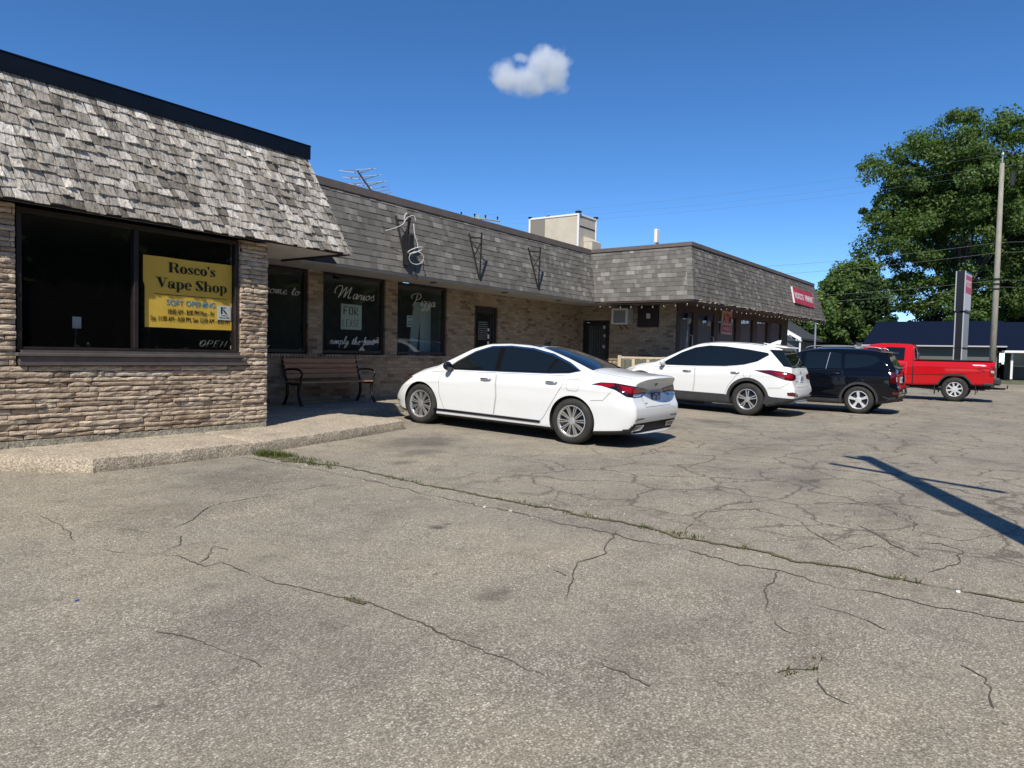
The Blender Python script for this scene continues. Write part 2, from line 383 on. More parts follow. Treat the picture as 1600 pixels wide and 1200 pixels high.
def slab(name, poly, top, thick, step, rough, mt, label=None, cat=None):
    vs, fs, ed = fill2d(poly, step)
    cen = sum(vs, Vector((0, 0))) / len(vs)
    # boundary edges
    cnt = {}
    for f in fs:
        for i in range(len(f)):
            k = (f[i], f[(i+1) % len(f)]); cnt[k] = 1
    bd = [k for k in cnt if (k[1], k[0]) not in cnt]
    nxt = {a: b for a, b in bd}; bset = set(nxt)
    V = []
    for i, p in enumerate(vs):
        n3 = noise.noise(Vector((p.x*7, p.y*7, 3))) + .5*noise.noise(Vector((p.x*19, p.y*19, 1)))
        z = top(p.x, p.y) + n3 * .004
        if i in bset: z -= rough * (.7 + abs(n3))
        V.append(Vector((p.x, p.y, z)))
    Fs = [tuple(f) if True else f for f in fs]
    loop = []; s0 = next(iter(bset)); a = s0
    while True:
        loop.append(a); a = nxt[a]
        if a == s0: break
    prev = loop; rows = [.28, .62, 1.0]
    for r in rows:
        cur = []
        for i, idx in enumerate(loop):
            p = vs[idx]; q = vs[loop[(i+1) % len(loop)]]; o = vs[loop[i-1]]
            d = (q - o); nrm = Vector((d.y, -d.x)); nrm.normalize()
            k = noise.noise(Vector((p.x*11, p.y*11, r*5))) * rough * 1.0 + noise.noise(Vector((p.x*23, p.y*23, r*9))) * rough * .6
            out = rough * .9 + k if r < 1 else rough*.2
            V.append(Vector((p.x + nrm.x*out, p.y + nrm.y*out, top(p.x, p.y) - thick * r))); cur.append(len(V)-1)
        for i in range(len(loop)):
            j = (i+1) % len(loop); Fs.append((prev[i], cur[i], cur[j], prev[j]))
        prev = cur
    o = mesh_obj(name, V, Fs, mt, smooth=True); o.data.set_sharp_from_angle(angle=math.radians(40))
    return o
step_top = lambda x, y: G(x, y) + .15
walk_top = lambda x, y: .30 + .003 * x * .5
tag(slab('front_walk', [(2.3, 8.72), (2.78, 8.2), (3.05, 7.82), (3.36, 7.49), (5.17, 7.47), (5.17, 8.72)], step_top, .22, .07, .014, M['concrete']), kind='structure')
tag(slab('front_walk_ramp', [(5.195, 7.47), (6.8, 7.72), (8.35, 8.02), (8.42, 8.25), (8.2, 9.0), (8.02, 9.78), (5.195, 9.78)], step_top, .24, .07, .016, M['concrete']), kind='structure')
tag(slab('wing_walk', [(5.6, 9.80), (8.5, 9.80), (14, 9.84), (19.7, 9.9), (19.7, 11.27), (5.6, 11.27)], walk_top, .26, .12, .012, M['curb']), kind='structure')
tag(slab('minimart_walk', [(18.9, 6.9), (33.4, 6.9), (33.4, 8.15), (19.7, 8.15), (19.7, 9.86), (18.9, 9.86)], lambda x, y: G(x, y) + .12, .24, .15, .012, M['curb']), kind='structure')
tag(slab('street_curb', [(41.4, -15), (41.62, -15), (41.62, 12), (41.4, 12)], lambda x, y: G(x, y) + .12, .25, .5, .01, M['curb']), kind='structure')
# ------------------------------------------------------------ shingles and stone
def shingles(mb, P0, P1, T0, T1, rows, wr, thick, gap, jit=0., hjit=0., over=.35, curl=0.):
    P0, P1, T0, T1 = map(Vector, (P0, P1, T0, T1))
    nrm = (P1 - P0).cross(T0 - P0).normalized()
    if nrm.z < -.01: nrm = -nrm
    for r in range(rows):
        v0 = r / rows; v1 = min(1, (r + 1 + over) / rows)
        A, B = P0.lerp(T0, v0), P1.lerp(T1, v0); A1, B1 = P0.lerp(T0, v1), P1.lerp(T1, v1)
        L = (B - A).length; u = -random.random() * wr[0]
        while u < L:
            wd = random.uniform(*wr) * random.choice([1, 1, .7, 1.15]); a = max(0, u) / L; b = min(L, u + wd - gap) / L
            u += wd
            if b - a < .01 / L: continue
            dz = random.uniform(-hjit, hjit) * ((A1 - A).length)
            up = (A1 - A).normalized()
            th = thick * random.uniform(.7, 1.3); lift = curl * random.random() ** 6
            sk = random.uniform(-jit, jit)
            p0 = A.lerp(B, a) + up * dz; p1 = A.lerp(B, b) + up * (dz + sk); q0 = A1.lerp(B1, a); q1 = A1.lerp(B1, b)
            h0 = th + lift; h1 = th + curl * random.random() ** 6; lo = .0015 * random.random() + .002
            mb.add([p0 + nrm*.001, p1 + nrm*.001, q1, q0, p0 + nrm*h0, p1 + nrm*h1, q1 + nrm*lo, q0 + nrm*lo],
                   [(4,5,6,7), (0,1,5,4), (1,2,6,5), (3,0,4,7)])
    return mb
def stones(mb, org, u, n, L, z0, z1, hr=(.044, .068), lr=(.16, .78), depth=.036):
    org, u, n = Vector(org), Vector(u).normalized(), Vector(n).normalized(); z = z0
    while z < z1 - .005:
        h = min(random.uniform(*hr), z1 - z)
        if z1 - z - h < .03: h = z1 - z
        x = -random.random() * .3
        while x < L:
            l = random.uniform(*lr) * random.choice([1, 1, 1, .45]); a = max(0, x); b = min(L, x + l - .008); x += l
            if b - a < .02: continue
            d = depth * random.uniform(.55, 1.25); nx = max(2, int((b - a) / .045)); nz = 3
            zz0 = z + .003; zz1 = z + h - .0045; tilt = random.uniform(-.008, .008); sd = random.random() * 100
            vs = []
            for j in range(nz + 1):
                for i in range(nx + 1):
                    fx, fz = i / nx, j / nz; s = a + (b - a) * fx; q = zz0 + (zz1 - zz0) * fz
                    e = 1.0
                    if i in (0, nx): e *= .78
                    if j in (0, nz): e *= .80
                    k = noise.noise(Vector((s * 9 + sd, q * 22, sd))) * .014 + noise.noise(Vector((s * 28, q * 50, sd))) * .007
                    ed = noise.noise(Vector((s * 14, j * 3, sd + 5))) * .005 if j in (0, nz) else 0
                    vs.append(org + u * s + Vector((0, 0, q + tilt * (fx - .5) + ed)) + n * (d * e + k + .01))
            base = len(vs); fs = []; W = nx + 1
            for j in range(nz):
                for i in range(nx): fs.append((j*W+i, j*W+i+1, (j+1)*W+i+1, (j+1)*W+i))
            ring = [i for i in range(W)] + [j*W+nx for j in range(1, nz+1)] + [nz*W+i for i in range(nx-1, -1, -1)] + [j*W for j in range(nz-1, 0, -1)]
            for i in ring: vs.append(vs[i] - n * ((vs[i] - org).dot(n) + .01))
            for k in range(len(ring)):
                l2 = (k+1) % len(ring); fs.append((ring[k], base+k, base+l2, ring[l2]))
            mb.add(vs, fs)
        z += h
    return mb
def quad(mb, *p): return mb.add(list(p), [tuple(range(len(p)))])

# ================================================== stone shop (near left building)
W1 = 8.57; EZ = 2.855
shop = empty('stone_shop', (4.0, 9.0, .3), 0, 'near left shop of tan ledgestone under a weathered shake roof with navy metal cap', 'building')
def par(o, p):      # parent keeping world position (parents here are unrotated, unscaled empties)
    o.parent = p
    base = p; off = Vector((0, 0, 0))
    while base: off += base.location; base = base.parent
    o.matrix_parent_inverse = Matrix.Translation(-off); return o
def pbuild(mb, name, mt, parent, smooth=False): return par(mb.build(name, mt, None, smooth), parent)

X0, X1 = -3.0, 6.13
mb = MB()       # backing walls
mb.box((X0, W1, .30), (X1, W1+.25, 1.14)); mb.box((X0, W1, 1.141), (3.07, W1+.25, 2.83)); mb.box((5.72, W1, 1.141), (X1, W1+.25, 2.83))
mb.box((X0, W1+.25, .05), (X0+.2, 20, 4.1)); mb.box((X1-.22, W1+.251, .05), (X1-.002, 20, 2.835)); mb.box((X0+.2, 19.8, .05), (X1, 20, 4.1))
wl = pbuild(mb, 'wall', M['mortar'], shop)
mb = MB()
stones(mb, (X0, W1, 0), (1, 0, 0), (0, -1, 0), X1 - X0, .345, 1.13)
stones(mb, (X0, W1, 0), (1, 0, 0), (0, -1, 0), 3.07 - X0, 1.135, 2.82)
stones(mb, (5.72, W1, 0), (1, 0, 0), (0, -1, 0), X1 - 5.72, 1.135, 2.82, lr=(.15, .42))
stones(mb, (5.72, W1+.17, 0), (0, -1, 0), (-1, 0, 0), .17, 1.29, 2.82, lr=(.14, .3), depth=.03)
stones(mb, (X1, W1, 0), (0, 1, 0), (1, 0, 0), 2.6, .345, 2.82, depth=.03)
st = pbuild(mb, 'stone_facing', M['stone'], shop)
mb = MB(); x = X0
while x < X1 - .05:
    l = min(.40, X1 - x); mb.box((x, W1 - .035, .12), (x + l - .004, W1 - .001, .338)); x += l
pbuild(mb, 'foundation_block', M['conc_grey'], shop)

def window(parent, x0, x1, z0, z1, Y, mulls=(), fw=.055, fm='bronze', gl=None, deep=.09, label=None, nrm='y'):
    mb = MB(); B = lambda a, b: mb.bbox(a, b, .004, 1)
    B((x0, Y, z0), (x0+fw, Y+deep, z1)); B((x1-fw, Y, z0), (x1, Y+deep, z1))
    B((x0+fw+.001, Y+.001, z1-fw), (x1-fw-.001, Y+deep-.001, z1)); B((x0+fw+.001, Y+.001, z0), (x1-fw-.001, Y+deep-.001, z0+fw))
    for m in mulls: B((m-fw/2, Y+.002, z0+fw+.001), (m+fw/2, Y+deep-.002, z1-fw-.001))
    f = pbuild(mb, 'window', M[fm], parent)
    cuts = [x0+fw] + [q for m in mulls for q in (m-fw/2, m+fw/2)] + [x1-fw]
    for a, b in zip(cuts[::2], cuts[1::2]):
        g = MB(); quad(g, (a, Y+deep*.4, z0+fw), (b, Y+deep*.4, z0+fw), (b, Y+deep*.4, z1-fw), (a, Y+deep*.4, z1-fw))
        par2(g.build('pane', gl or M['glass']), f)
    if label: f['label'] = label
    return f
def par2(o, f):     # child of a part: both meshes are in world coordinates
    o.parent = f; o.matrix_parent_inverse = Matrix.Identity(4); return o
f1 = window(shop, 3.09, 5.70, 1.285, 2.80, W1-.01, (4.335,), .05, 'bronze', None, .1, 'wide dark shop window in two panes')
mb = MB(); mb.bbox((3.06, W1-.10, 1.235), (5.74, W1+.06, 1.272), .006, 1); mb.bbox((3.09, W1-.075, 1.135), (5.71, W1+.02, 1.233), .004, 1)
mb.box((3.12, W1-.05, 1.2725), (5.69, W1-.012, 1.30))
par2(mb.build('sill', M['sill']), f1)
# room behind
dc = empty('display_counter', (4.2, 11.2, .22), 0, 'dim display counter standing in the dark room behind the near shop window', 'counter')
mb = MB(); mb.bbox((-1.0, 0, 0), (1.3, .6, .95), .01, 1); mb.build('case', M['room'], dc); mb = MB(); mb.bbox((-1.02, -.02, .951), (1.32, .62, .99), .005, 1); mb.build('top', M['sill'], dc)
ct = empty('card_stand', (3.93, W1+.6, 1.2), 0, 'small white card on a thin stick inside the left pane of the near window', 'card')
mb = MB(); mb.tube([(-.03, 0, -.1), (.0, 0, .36)], .006, 6); mb.build('stick', M['sill'], ct); mb = MB(); mb.bbox((-.045, -.006, .36), (.055, .004, .50), .003, 1); mb.build('card', M['white'], ct)
mb = MB(); mb.box((3.0, 12.4, .2), (5.9, 12.5, 2.85)); mb.box((X0+.21, 8.83, .19), (5.9, 12.39, .22)); mb.box((X0+.21, 8.83, 2.78), (5.9, 12.39, 2.82)); mb.box((2.2, 8.83, .22), (2.3, 12.39, 2.78))
pbuild(mb, 'interior', M['dark'], shop)
# roof
EY = 8.33; TY = 8.63; TZ = 4.175; EX = 7.45; TX = 6.86
roof_mb = MB()
quad(roof_mb, (X0, EY+.03, EZ), (EX-.03, EY+.03, EZ), (TX-.03, TY+.03, TZ+.1), (X0, TY+.03, TZ+.1))
quad(roof_mb, (EX-.03, EY+.03, EZ), (EX-.03, 9.98, EZ), (TX-.03, 9.98, TZ+.1), (TX-.03, TY+.03, TZ+.1)); quad(roof_mb, (TX-.03, 9.98, 3.0), (TX-.03, 20, 3.0), (TX-.03, 20, TZ+.1), (TX-.03, 9.98, TZ+.1)); quad(roof_mb, (EX-.03, 9.98, EZ), (X1, 9.98, EZ), (X1, 9.98, TZ), (TX-.03, 9.98, TZ+.1))
quad(roof_mb, (X0, TY+.03, TZ+.1), (TX-.03, TY+.03, TZ+.1), (TX-.03, 20, TZ+.1), (X0, 20, TZ+.1))
rf = pbuild(roof_mb, 'roof', M['mortar'], shop)
mb = MB()
shingles(mb, (X0, EY, EZ-.03), (EX, EY, EZ-.03), (X0, TY, TZ), (TX, TY, TZ), 12, (.065, .17), .018, .011, .010, .12, .35, .028)
shingles(mb, (EX, EY, EZ-.03), (EX, 9.98, EZ-.03), (TX, TY, TZ), (TX, 9.98, TZ), 12, (.065, .17), .018, .011, .010, .12, .35, .028)
par2(mb.build('shakes', M['shake']), rf)
mb = MB(); mb.box((X0, TY-.035, TZ-.01), (TX+.035, TY+.02, TZ+.175)); mb.box((TX-.02, TY+.021, TZ-.01), (TX+.034, 20, TZ+.175)); mb.box((X0, TY-.04, TZ+.176), (TX+.04, TY+.2, TZ+.19))
par2(mb.build('roof_cap', M['navy']), rf)
mb = MB(); mb.box((X0, EY+.02, EZ-.012), (X1+.0, W1-.002, EZ)); mb.box((X1+.001, EY+.02, EZ-.012), (EX-.02, 9.98, EZ+.001))
par2(mb.build('soffit', M['soffit']), rf)
mb = MB(); mb.box((X0, EY+.012, EZ-.045), (EX-.008, EY+.03, EZ+.02)); mb.box((EX-.03, EY+.031, EZ-.045), (EX-.009, 9.98, EZ+.02)); par2(mb.build('eave_board', M['bronze']), rf)

# ================================================== brick wing
W2 = 11.27; WZ = 2.93; WEY = 10.02; WTY = 10.50; WTZ = 4.44
wing = empty('brick_wing', (13, 11.8, .3), 0, 'middle brick restaurant unit with grey shingle mansard, set back between the other two shops', 'building')
wins = [(7.55, 9.02), (9.38, 11.10), (11.47, 13.16)]
SILL, HEAD = 1.30, 2.915
mb = MB()
mb.box((5.9, W2, .05), (19.66, W2+.25, SILL-.02)); xs = [5.9] + [q for a in wins for q in a]
for a, b in zip(xs[::2], xs[1::2]): mb.box((a, W2, SILL-.019), (b, W2+.25, 2.935))
mb.box((13.16, W2, SILL-.019), (14.24, W2+.25, 2.935)); mb.box((15.24, W2, SILL-.019), (19.66, W2+.25, 2.935)); mb.box((14.241, W2+.001, 2.58), (15.239, W2+.25, 2.934))
wl = pbuild(mb, 'wall', M['brickx'], wing); mb = MB(); mb.box((6.2, 19, .05), (19.6, 19.2, 4.3)); pbuild(mb, 'rear_wall', M['brickx'], wing)
mb = MB()
x = 7.3
while x < 13.6: mb.bbox((x, W2-.018, SILL-.10), (x+.062, W2-.001, SILL-.022), .004, 1); x += .072
pbuild(mb, 'brick_sill', M['brickx'], wing)
veiled_glass = m_glass('veiled_glass', (.62, .72, .72), 1.6, 1, .045)  # dust veil thickened to stand in for reflected sky and trees
fw = [window(wing, a, b, SILL, HEAD, W2+.05, (), .065, 'bronze', veiled_glass, .1) for a, b in wins]
mb = MB()
mb.box((5.95, 14.6, .25), (19.4, 14.7, 2.95)); mb.box((5.95, W2+.26, .25), (19.4, 14.6, .28)); mb.box((5.95, W2+.26, 2.9), (19.4, 14.6, 2.94)); mb.box((9.15, W2+.26, .28), (9.2, 14.6, 2.9)); mb.box((13.25, W2+.26, .28), (13.3, 14.6, 2.9))
pbuild(mb, 'interior', M['room'], wing)
def door(parent, x0, x1, z0, z1, Y, fm='bronze', axis='x', gl=None, label=None):
    mb = MB(); T = (lambda p: p) if axis == 'x' else (lambda p: (Y + (p[1] - Y), p[0], p[2]))
    def B(a, b):
        a, b = T(a), T(b); mb.bbox(tuple(min(p, q) for p, q in zip(a, b)), tuple(max(p, q) for p, q in zip(a, b)), .004, 1)
    fw = .06
    B((x0, Y, z0), (x0+fw, Y+.1, z1)); B((x1-fw, Y, z0), (x1, Y+.1, z1)); B((x0+fw, Y+.002, z1-fw), (x1-fw, Y+.098, z1))
    B((x0+fw+.005, Y+.02, z0+.02), (x0+fw+.075, Y+.065, z1-fw-.005)); B((x1-fw-.075, Y+.02, z0+.02), (x1-fw-.005, Y+.065, z1-fw-.005))
    B((x0+fw+.08, Y+.021, z0+.02), (x1-fw-.08, Y+.064, z0+.22)); B((x0+fw+.08, Y+.021, z1-fw-.09), (x1-fw-.08, Y+.064, z1-fw-.006))
    B((x0+fw+.08, Y+.021, z0+1.0), (x1-fw-.08, Y+.064, z0+1.06))
    d = pbuild(mb, 'door', M[fm], parent)
    g = MB(); a, b = x0+fw+.075, x1-fw-.075
    quad(g, *[T(p) for p in [(a, Y+.045, z0+.2), (b, Y+.045, z0+.2), (b, Y+.045, z1-fw-.08), (a, Y+.045, z1-fw-.08)]]); par2(g.build('pane', gl or veiled_glass), d)
    h = MB(); h.tube([T((x1-fw-.05, Y+.02, z0+.95)), T((x1-fw-.05, Y-.04, z0+.95)), T((x1-fw-.05, Y-.04, z0+1.2)), T((x1-fw-.05, Y+.02, z0+1.2))], .01, 8); par2(h.build('handle', M['galv']), d)
    if label: d['label'] = label
    return d
dr = door(wing, 14.25, 15.23, .31, 2.575, W2+.04, label='dark glass restaurant door with papers taped inside')
# papers and menu on the door glass
paper = mat('paper', (.80, .80, .76), .8)
mb = MB()
for (a, b, c, d) in [(14.55, 14.72, 1.15, 1.50), (14.90, 14.96, 1.95, 2.02), (14.90, 14.97, 1.75, 1.86), (14.90, 14.96, 1.58, 1.68), (14.80, 14.98, 1.48, 1.56)]:
    mb = MB(); mb.box((a, W2+.075, c), (b, W2+.079, d)); par2(mb.build('notice', paper), dr)
pale = mat('vinyl_lettering', (.78, .80, .78), .6)
mb = MB()
for k in range(9):
    z = 2.16 - k*.055; x = 14.50
    while x < 14.86: l = random.uniform(.02, .07); mb.box((x, W2+.076, z), (x+l, W2+.078, z+.018)); x += l + .02
par2(mb.build('menu_lettering', mat('menu_ink', (.34, .36, .35), .6)), dr)
# mansard
mb = MB()
quad(mb, (5.8, WEY+.03, WZ+.0), (18.3, WEY+.03, WZ), (18.8, WTY+.03, WTZ), (5.8, WTY+.03, WTZ)); quad(mb, (5.8, WTY+.03, WTZ), (18.8, WTY+.03, WTZ), (18.8, 19.2, WTZ), (5.8, 19.2, WTZ))
wr = pbuild(mb, 'roof', M['mortar'], wing)
VX, VTX = 18.3, 18.8
mb = MB(); shingles(mb, (6.5, WEY, WZ-.01), (VX, WEY, WZ-.01), (6.5, WTY, WTZ), (VTX, WTY, WTZ), 12, (.08, .24), .014, .001, 0, 0, .3)
par2(mb.build('shingles', M['tab']), wr)
mb = MB(); mb.box((5.9, WTY-.04, WTZ-.02), (VTX-.06, WTY+.05, WTZ+.085)); mb.box((5.9, WTY-.055, WTZ-.06), (VTX-.08, WTY-.041, WTZ-.022)); par2(mb.build('roof_cap', M['rust']), wr)
mb = MB(); mb.box((X1+.01, WEY+.02, WZ-.012), (19.64, W2-.002, WZ)); par2(mb.build('soffit', M['soffit2']), wr)
mb = MB(); mb.box((5.9, WEY+.005, WZ-.05), (VX+.02, WEY+.02, WZ+.0)); par2(mb.build('eave_board', M['soffit2']), wr)
mb = MB()        # navy flashing where the stone shop's roof end dies into the wing
fl_ = [(7.2, 9.975, 2.885), (8.62, 9.975, 2.905), (8.44, 9.99, 3.09), (7.2, 9.99, 3.09)]; mb.add(fl_ + [(a, b+.015, c) for a, b, c in fl_], [(0,1,2,3), (7,6,5,4), (1,5,6,2), (0,4,5,1)])
par2(mb.build('flashing', M['navy']), wr)
for k, x in enumerate((11.9, 14.6, 17.2)):
    mb = MB(); mb.lathe([(0, -.02), (.07, -.02), (.085, 0)], 20, Matrix.Translation((x, 10.6, WZ-.013))); par2(mb.build('soffit_light', M['bronze']), wr)

# ================================================== minimart
CX = 19.66; CY = 8.07; HEX, HEY = 18.3, 7.06; HTX, HTY = 18.8, 7.38
FX, FZ = 34.48, 3.17; FTX, FTZ = 33.3, 4.66; CZ = 2.94; CTZ = 4.47
mart = empty('minimart', (26, 8.5, .15), 0, 'far store unit with storefront glass and grey shingle mansard strung with bulbs', 'building')
mb = MB()
mb.box((CX, CY+.02, .05), (CX+.25, 10.25, 2.935)); mb.box((CX, 11.2, .05), (CX+.25, W2-.001, 2.935)); mb.box((CX+.001, 10.251, 2.47), (CX+.249, 11.199, 2.934))
pbuild(mb, 'wall', M['bricky'], mart); mb = MB(); mb.box((31.9, CY+.145, .05), (32.1, 18.8, 3.0)); pbuild(mb, 'side_wall', M['bricky'], mart); mb = MB(); mb.box((CX+.26, 18.81, .05), (32, 19, 4.4)); pbuild(mb, 'rear_wall', M['brickx'], mart)
md = door(mart, 10.27, 11.18, .20, 2.46, CX+.02, axis='y', label='dark store entrance door with stickers beside the corner')
mb = MB()
for (a, b, z0, z1) in [(10.42, 10.50, 2.2, 2.3), (10.41, 10.49, 1.95, 2.03), (10.42, 10.5, 1.6, 1.7)]: mb = MB(); mb.box((CX+.055, a, z0), (CX+.060, b, z1)); par2(mb.build('sticker', mat('sticker', (.4, .42, .45), .6)), md)
pass
mb = MB()
for i in range(7): mb.box((CX+.07, 10.45+i*.085, .45), (CX+.078, 10.458+i*.085, 2.2))
par2(mb.build('security_bar', M['galv']), md)
brown = m_noisy('brown_post', (.05, .035, .025), (.10, .075, .055), 5, .7, 0, .1)
HB = lambda x: 2.80 + .012 * (x - CX)
posts = [(CX, 19.95), (20.95, 21.36), (22.80, 23.15), (25.05, 25.6), (27.0, 27.55), (28.95, 29.45), (31.0, 32.0)]
mb = MB()
for a, b in posts: mb.box((a+.001, CY, .1), (b, CY+.14, HB(a)+.14))
mb.box((CX, CY+.001, .1), (32.0, CY+.139, .42))
mb.add([(CX, CY-.01, HB(CX)-.06), (32, CY-.01, HB(32)-.06), (32, CY-.01, HB(32)+.2), (CX, CY-.01, HB(CX)+.2), (CX, CY+.12, HB(CX)-.06), (32, CY+.12, HB(32)-.06), (32, CY+.12, HB(32)+.2), (CX, CY+.12, HB(CX)+.2)], [(0,1,2,3),(0,4,5,1),(7,6,5,4)])
pbuild(mb, 'post_frame', brown, mart)
mart_glass = m_glass('store_glass', (.35, .40, .40), 1.45, 1, .38)
blue = m_noisy('blue_header', (.012, .016, .06), (.02, .03, .09), 3, .5, 0, 0)
for i, (p, q) in enumerate(zip(posts[:-1], posts[1:])):
    a, b = p[1], q[0]; zt = HB(a)-.05
    mb = MB(); e = .045
    if i < 2: zt -= .16
    for bx in [((a, CY+.03, .421), (a+e, CY+.11, zt)), ((b-e, CY+.03, .421), (b, CY+.11, zt)), ((a+e, CY+.031, zt-e), (b-e, CY+.109, zt)), ((a+e, CY+.031, .421), (b-e, CY+.109, .5))]: mb.bbox(*bx, .004, 1)
    o = pbuild(mb, 'storefront_door' if i < 2 else 'window', M['bronze'], mart)
    if i < 2:
        o['label'] = ['near blue-headed store door beside the brick corner', 'second blue-headed store door left of the ATM poster'][i]
        h = MB(); h.tube([(b-.12, CY+.03, 1.0), (b-.12, CY-.04, 1.0), (b-.12, CY-.04, 2.05), (b-.12, CY+.03, 2.05)], .014, 8); par2(h.build('handle', M['white']), o)
        h = MB(); h.box((a, CY+.03, zt+.001), (b, CY+.1, zt+.19)); par2(h.build('header', blue), o)
    g = MB(); quad(g, (a+e, CY+.07, .5), (b-e, CY+.07, .5), (b-e, CY+.07, zt-e), (a+e, CY+.07, zt-e)); par2(g.build('pane', mart_glass), o)
mb = MB(); mb.box((CX+.26, 11, .12), (31.8, 11.1, 3.0)); mb.box((CX+.26, CY+.15, .12), (31.8, 11, .16)); mb.box((CX+.26, CY+.15, 3.02), (31.8, 11, 3.06)); pbuild(mb, 'interior', M['room'], mart)
mb = MB()
V = [(HEX, HEY, CZ), (FX, HEY, FZ), (FTX, HTY, FTZ), (HTX, HTY, CTZ), (HEX, WEY, WZ), (HTX, WTY, WTZ), (FX, 19, FZ), (FTX, 19, FTZ), (HTX, 19, WTZ)]
i_ = lambda p: Vector(p) + Vector((.02, .02, -.01))
mb.add([i_(p) for p in V], [(0,1,2,3), (4,0,3,5), (1,6,7,2), (3,2,7,8)])
mr = pbuild(mb, 'roof', M['mortar'], mart)
mb = MB()
shingles(mb, (HEX, HEY, CZ-.01), (FX, HEY, FZ-.01), (HTX, HTY, CTZ), (FTX, HTY, FTZ), 12, (.08, .24), .014, .001, 0, 0, .3)
shingles(mb, (HEX, WEY, WZ-.01), (HEX, HEY, CZ-.01), (HTX, WTY, WTZ), (HTX, HTY, CTZ), 12, (.08, .24), .014, .001, 0, 0, .3)
shingles(mb, (FX, HEY, FZ-.01), (FX, 12, FZ-.01), (FTX, HTY, FTZ), (FTX, 12, FTZ), 12, (.08, .24), .014, .001, 0, 0, .3)
# hip caps
for (P, T) in [((HEX, HEY, CZ-.01), (HTX, HTY, CTZ)), ((FX, HEY, FZ-.01), (FTX, HTY, FTZ))]:
    P, T = Vector(P), Vector(T); sgn = 1 if P.x < 25 else -1
    for k in range(13):
        a = P.lerp(T, k/13); b = P.lerp(T, min(1, (k+1.35)/13)); e = Vector((-sgn*.018, -.018, .004))
        s1 = Vector((sgn*.16, 0, 0)); s2 = Vector((0, .16, 0)); f = e * .4
        mb.add([a+e, a+e+s1, b+f+s1, b+f, a+e+s2, b+f+s2], [(0,1,2,3), (4,0,3,5)] )
par2(mb.build('shingles', M['tab']), mr)
mb = MB()
def strip_box(mb, A, B, n, t, h):
    A, B, n = Vector(A), Vector(B), Vector(n) * t; up = Vector((0, 0, h))
    mb.add([A-n, B-n, B, A, A-n+up, B-n+up, B+up, A+up], [(3,2,1,0), (4,5,6,7), (0,1,5,4), (1,2,6,5), (2,3,7,6), (3,0,4,7)])
strip_box(mb, (HTX-.05, HTY, CTZ-.03), (FTX, HTY, FTZ-.03), (0, 1, 0), .05, .105); strip_box(mb, (HTX, WTY+.05, WTZ-.02), (HTX, HTY+.002, CTZ-.03), (1, 0, 0), .052, .105)
par2(mb.build('roof_cap', M['rust']), mr)
mb = MB(); mb.add([(HEX+.03, HEY+.03, CZ-.012), (FX-.03, HEY+.03, FZ-.012), (FX-.03, 19, FZ-.012), (CX+.1, 19, CZ), (CX+.1, W2-.01, CZ-.006), (HEX+.03, W2-.01, CZ-.002)], [(5,4,3,2,1,0)])
par2(mb.build('soffit', brown), mr)
mb = MB(); strip_box(mb, (HEX+.01, HEY+.02, CZ-.06), (FX-.01, HEY+.02, FZ-.06), (0, 1, 0), .015, .06); strip_box(mb, (HEX+.02, WEY, WZ-.05), (HEX+.02, HEY, CZ-.05), (1, 0, 0), .015, .055); par2(mb.build('eave_board', brown), mr)

# ------------------------------------------------------------ text
def text(name, s, org, u, v, h=None, wd=None, mt=None, parent=None, ext=.001, bold=0., shear=0., spacing=1.):
    cu = bpy.data.curves.new(name, 'FONT'); cu.body = s; cu.extrude = ext; cu.offset = bold; cu.shear = shear; cu.space_character = spacing; cu.size = 1
    o = bpy.data.objects.new(name, cu); scene.collection.objects.link(o); bpy.context.view_layer.update()
    me = bpy.data.meshes.new_from_object(o.evaluated_get(bpy.context.evaluated_depsgraph_get()))
    bpy.data.objects.remove(o); bpy.data.curves.remove(cu)
    xs = [p.co.x for p in me.vertices]; ys = [p.co.y for p in me.vertices]
    x0, x1, y0, y1 = min(xs), max(xs), min(ys), max(ys)
    sy = (h / (y1 - y0)) if h else None; sx = (wd / (x1 - x0)) if wd else sy
    if sy is None: sy = sx
    u, v = Vector(u).normalized(), Vector(v).normalized(); n = u.cross(v); org = Vector(org)
    for p in me.vertices: p.co = org + u * ((p.co.x - x0) * sx) + v * ((p.co.y - y0) * sy) + n * (p.co.z if ext else 0)
    me.materials.clear(); me.materials.append(mt); o = bpy.data.objects.new(name, me); link(o)
    if parent: par2(o, parent)
    return o
XU, ZU = (1, 0, 0), (0, 0, 1)
ink = mat('black_ink', (.008, .008, .008), .6)
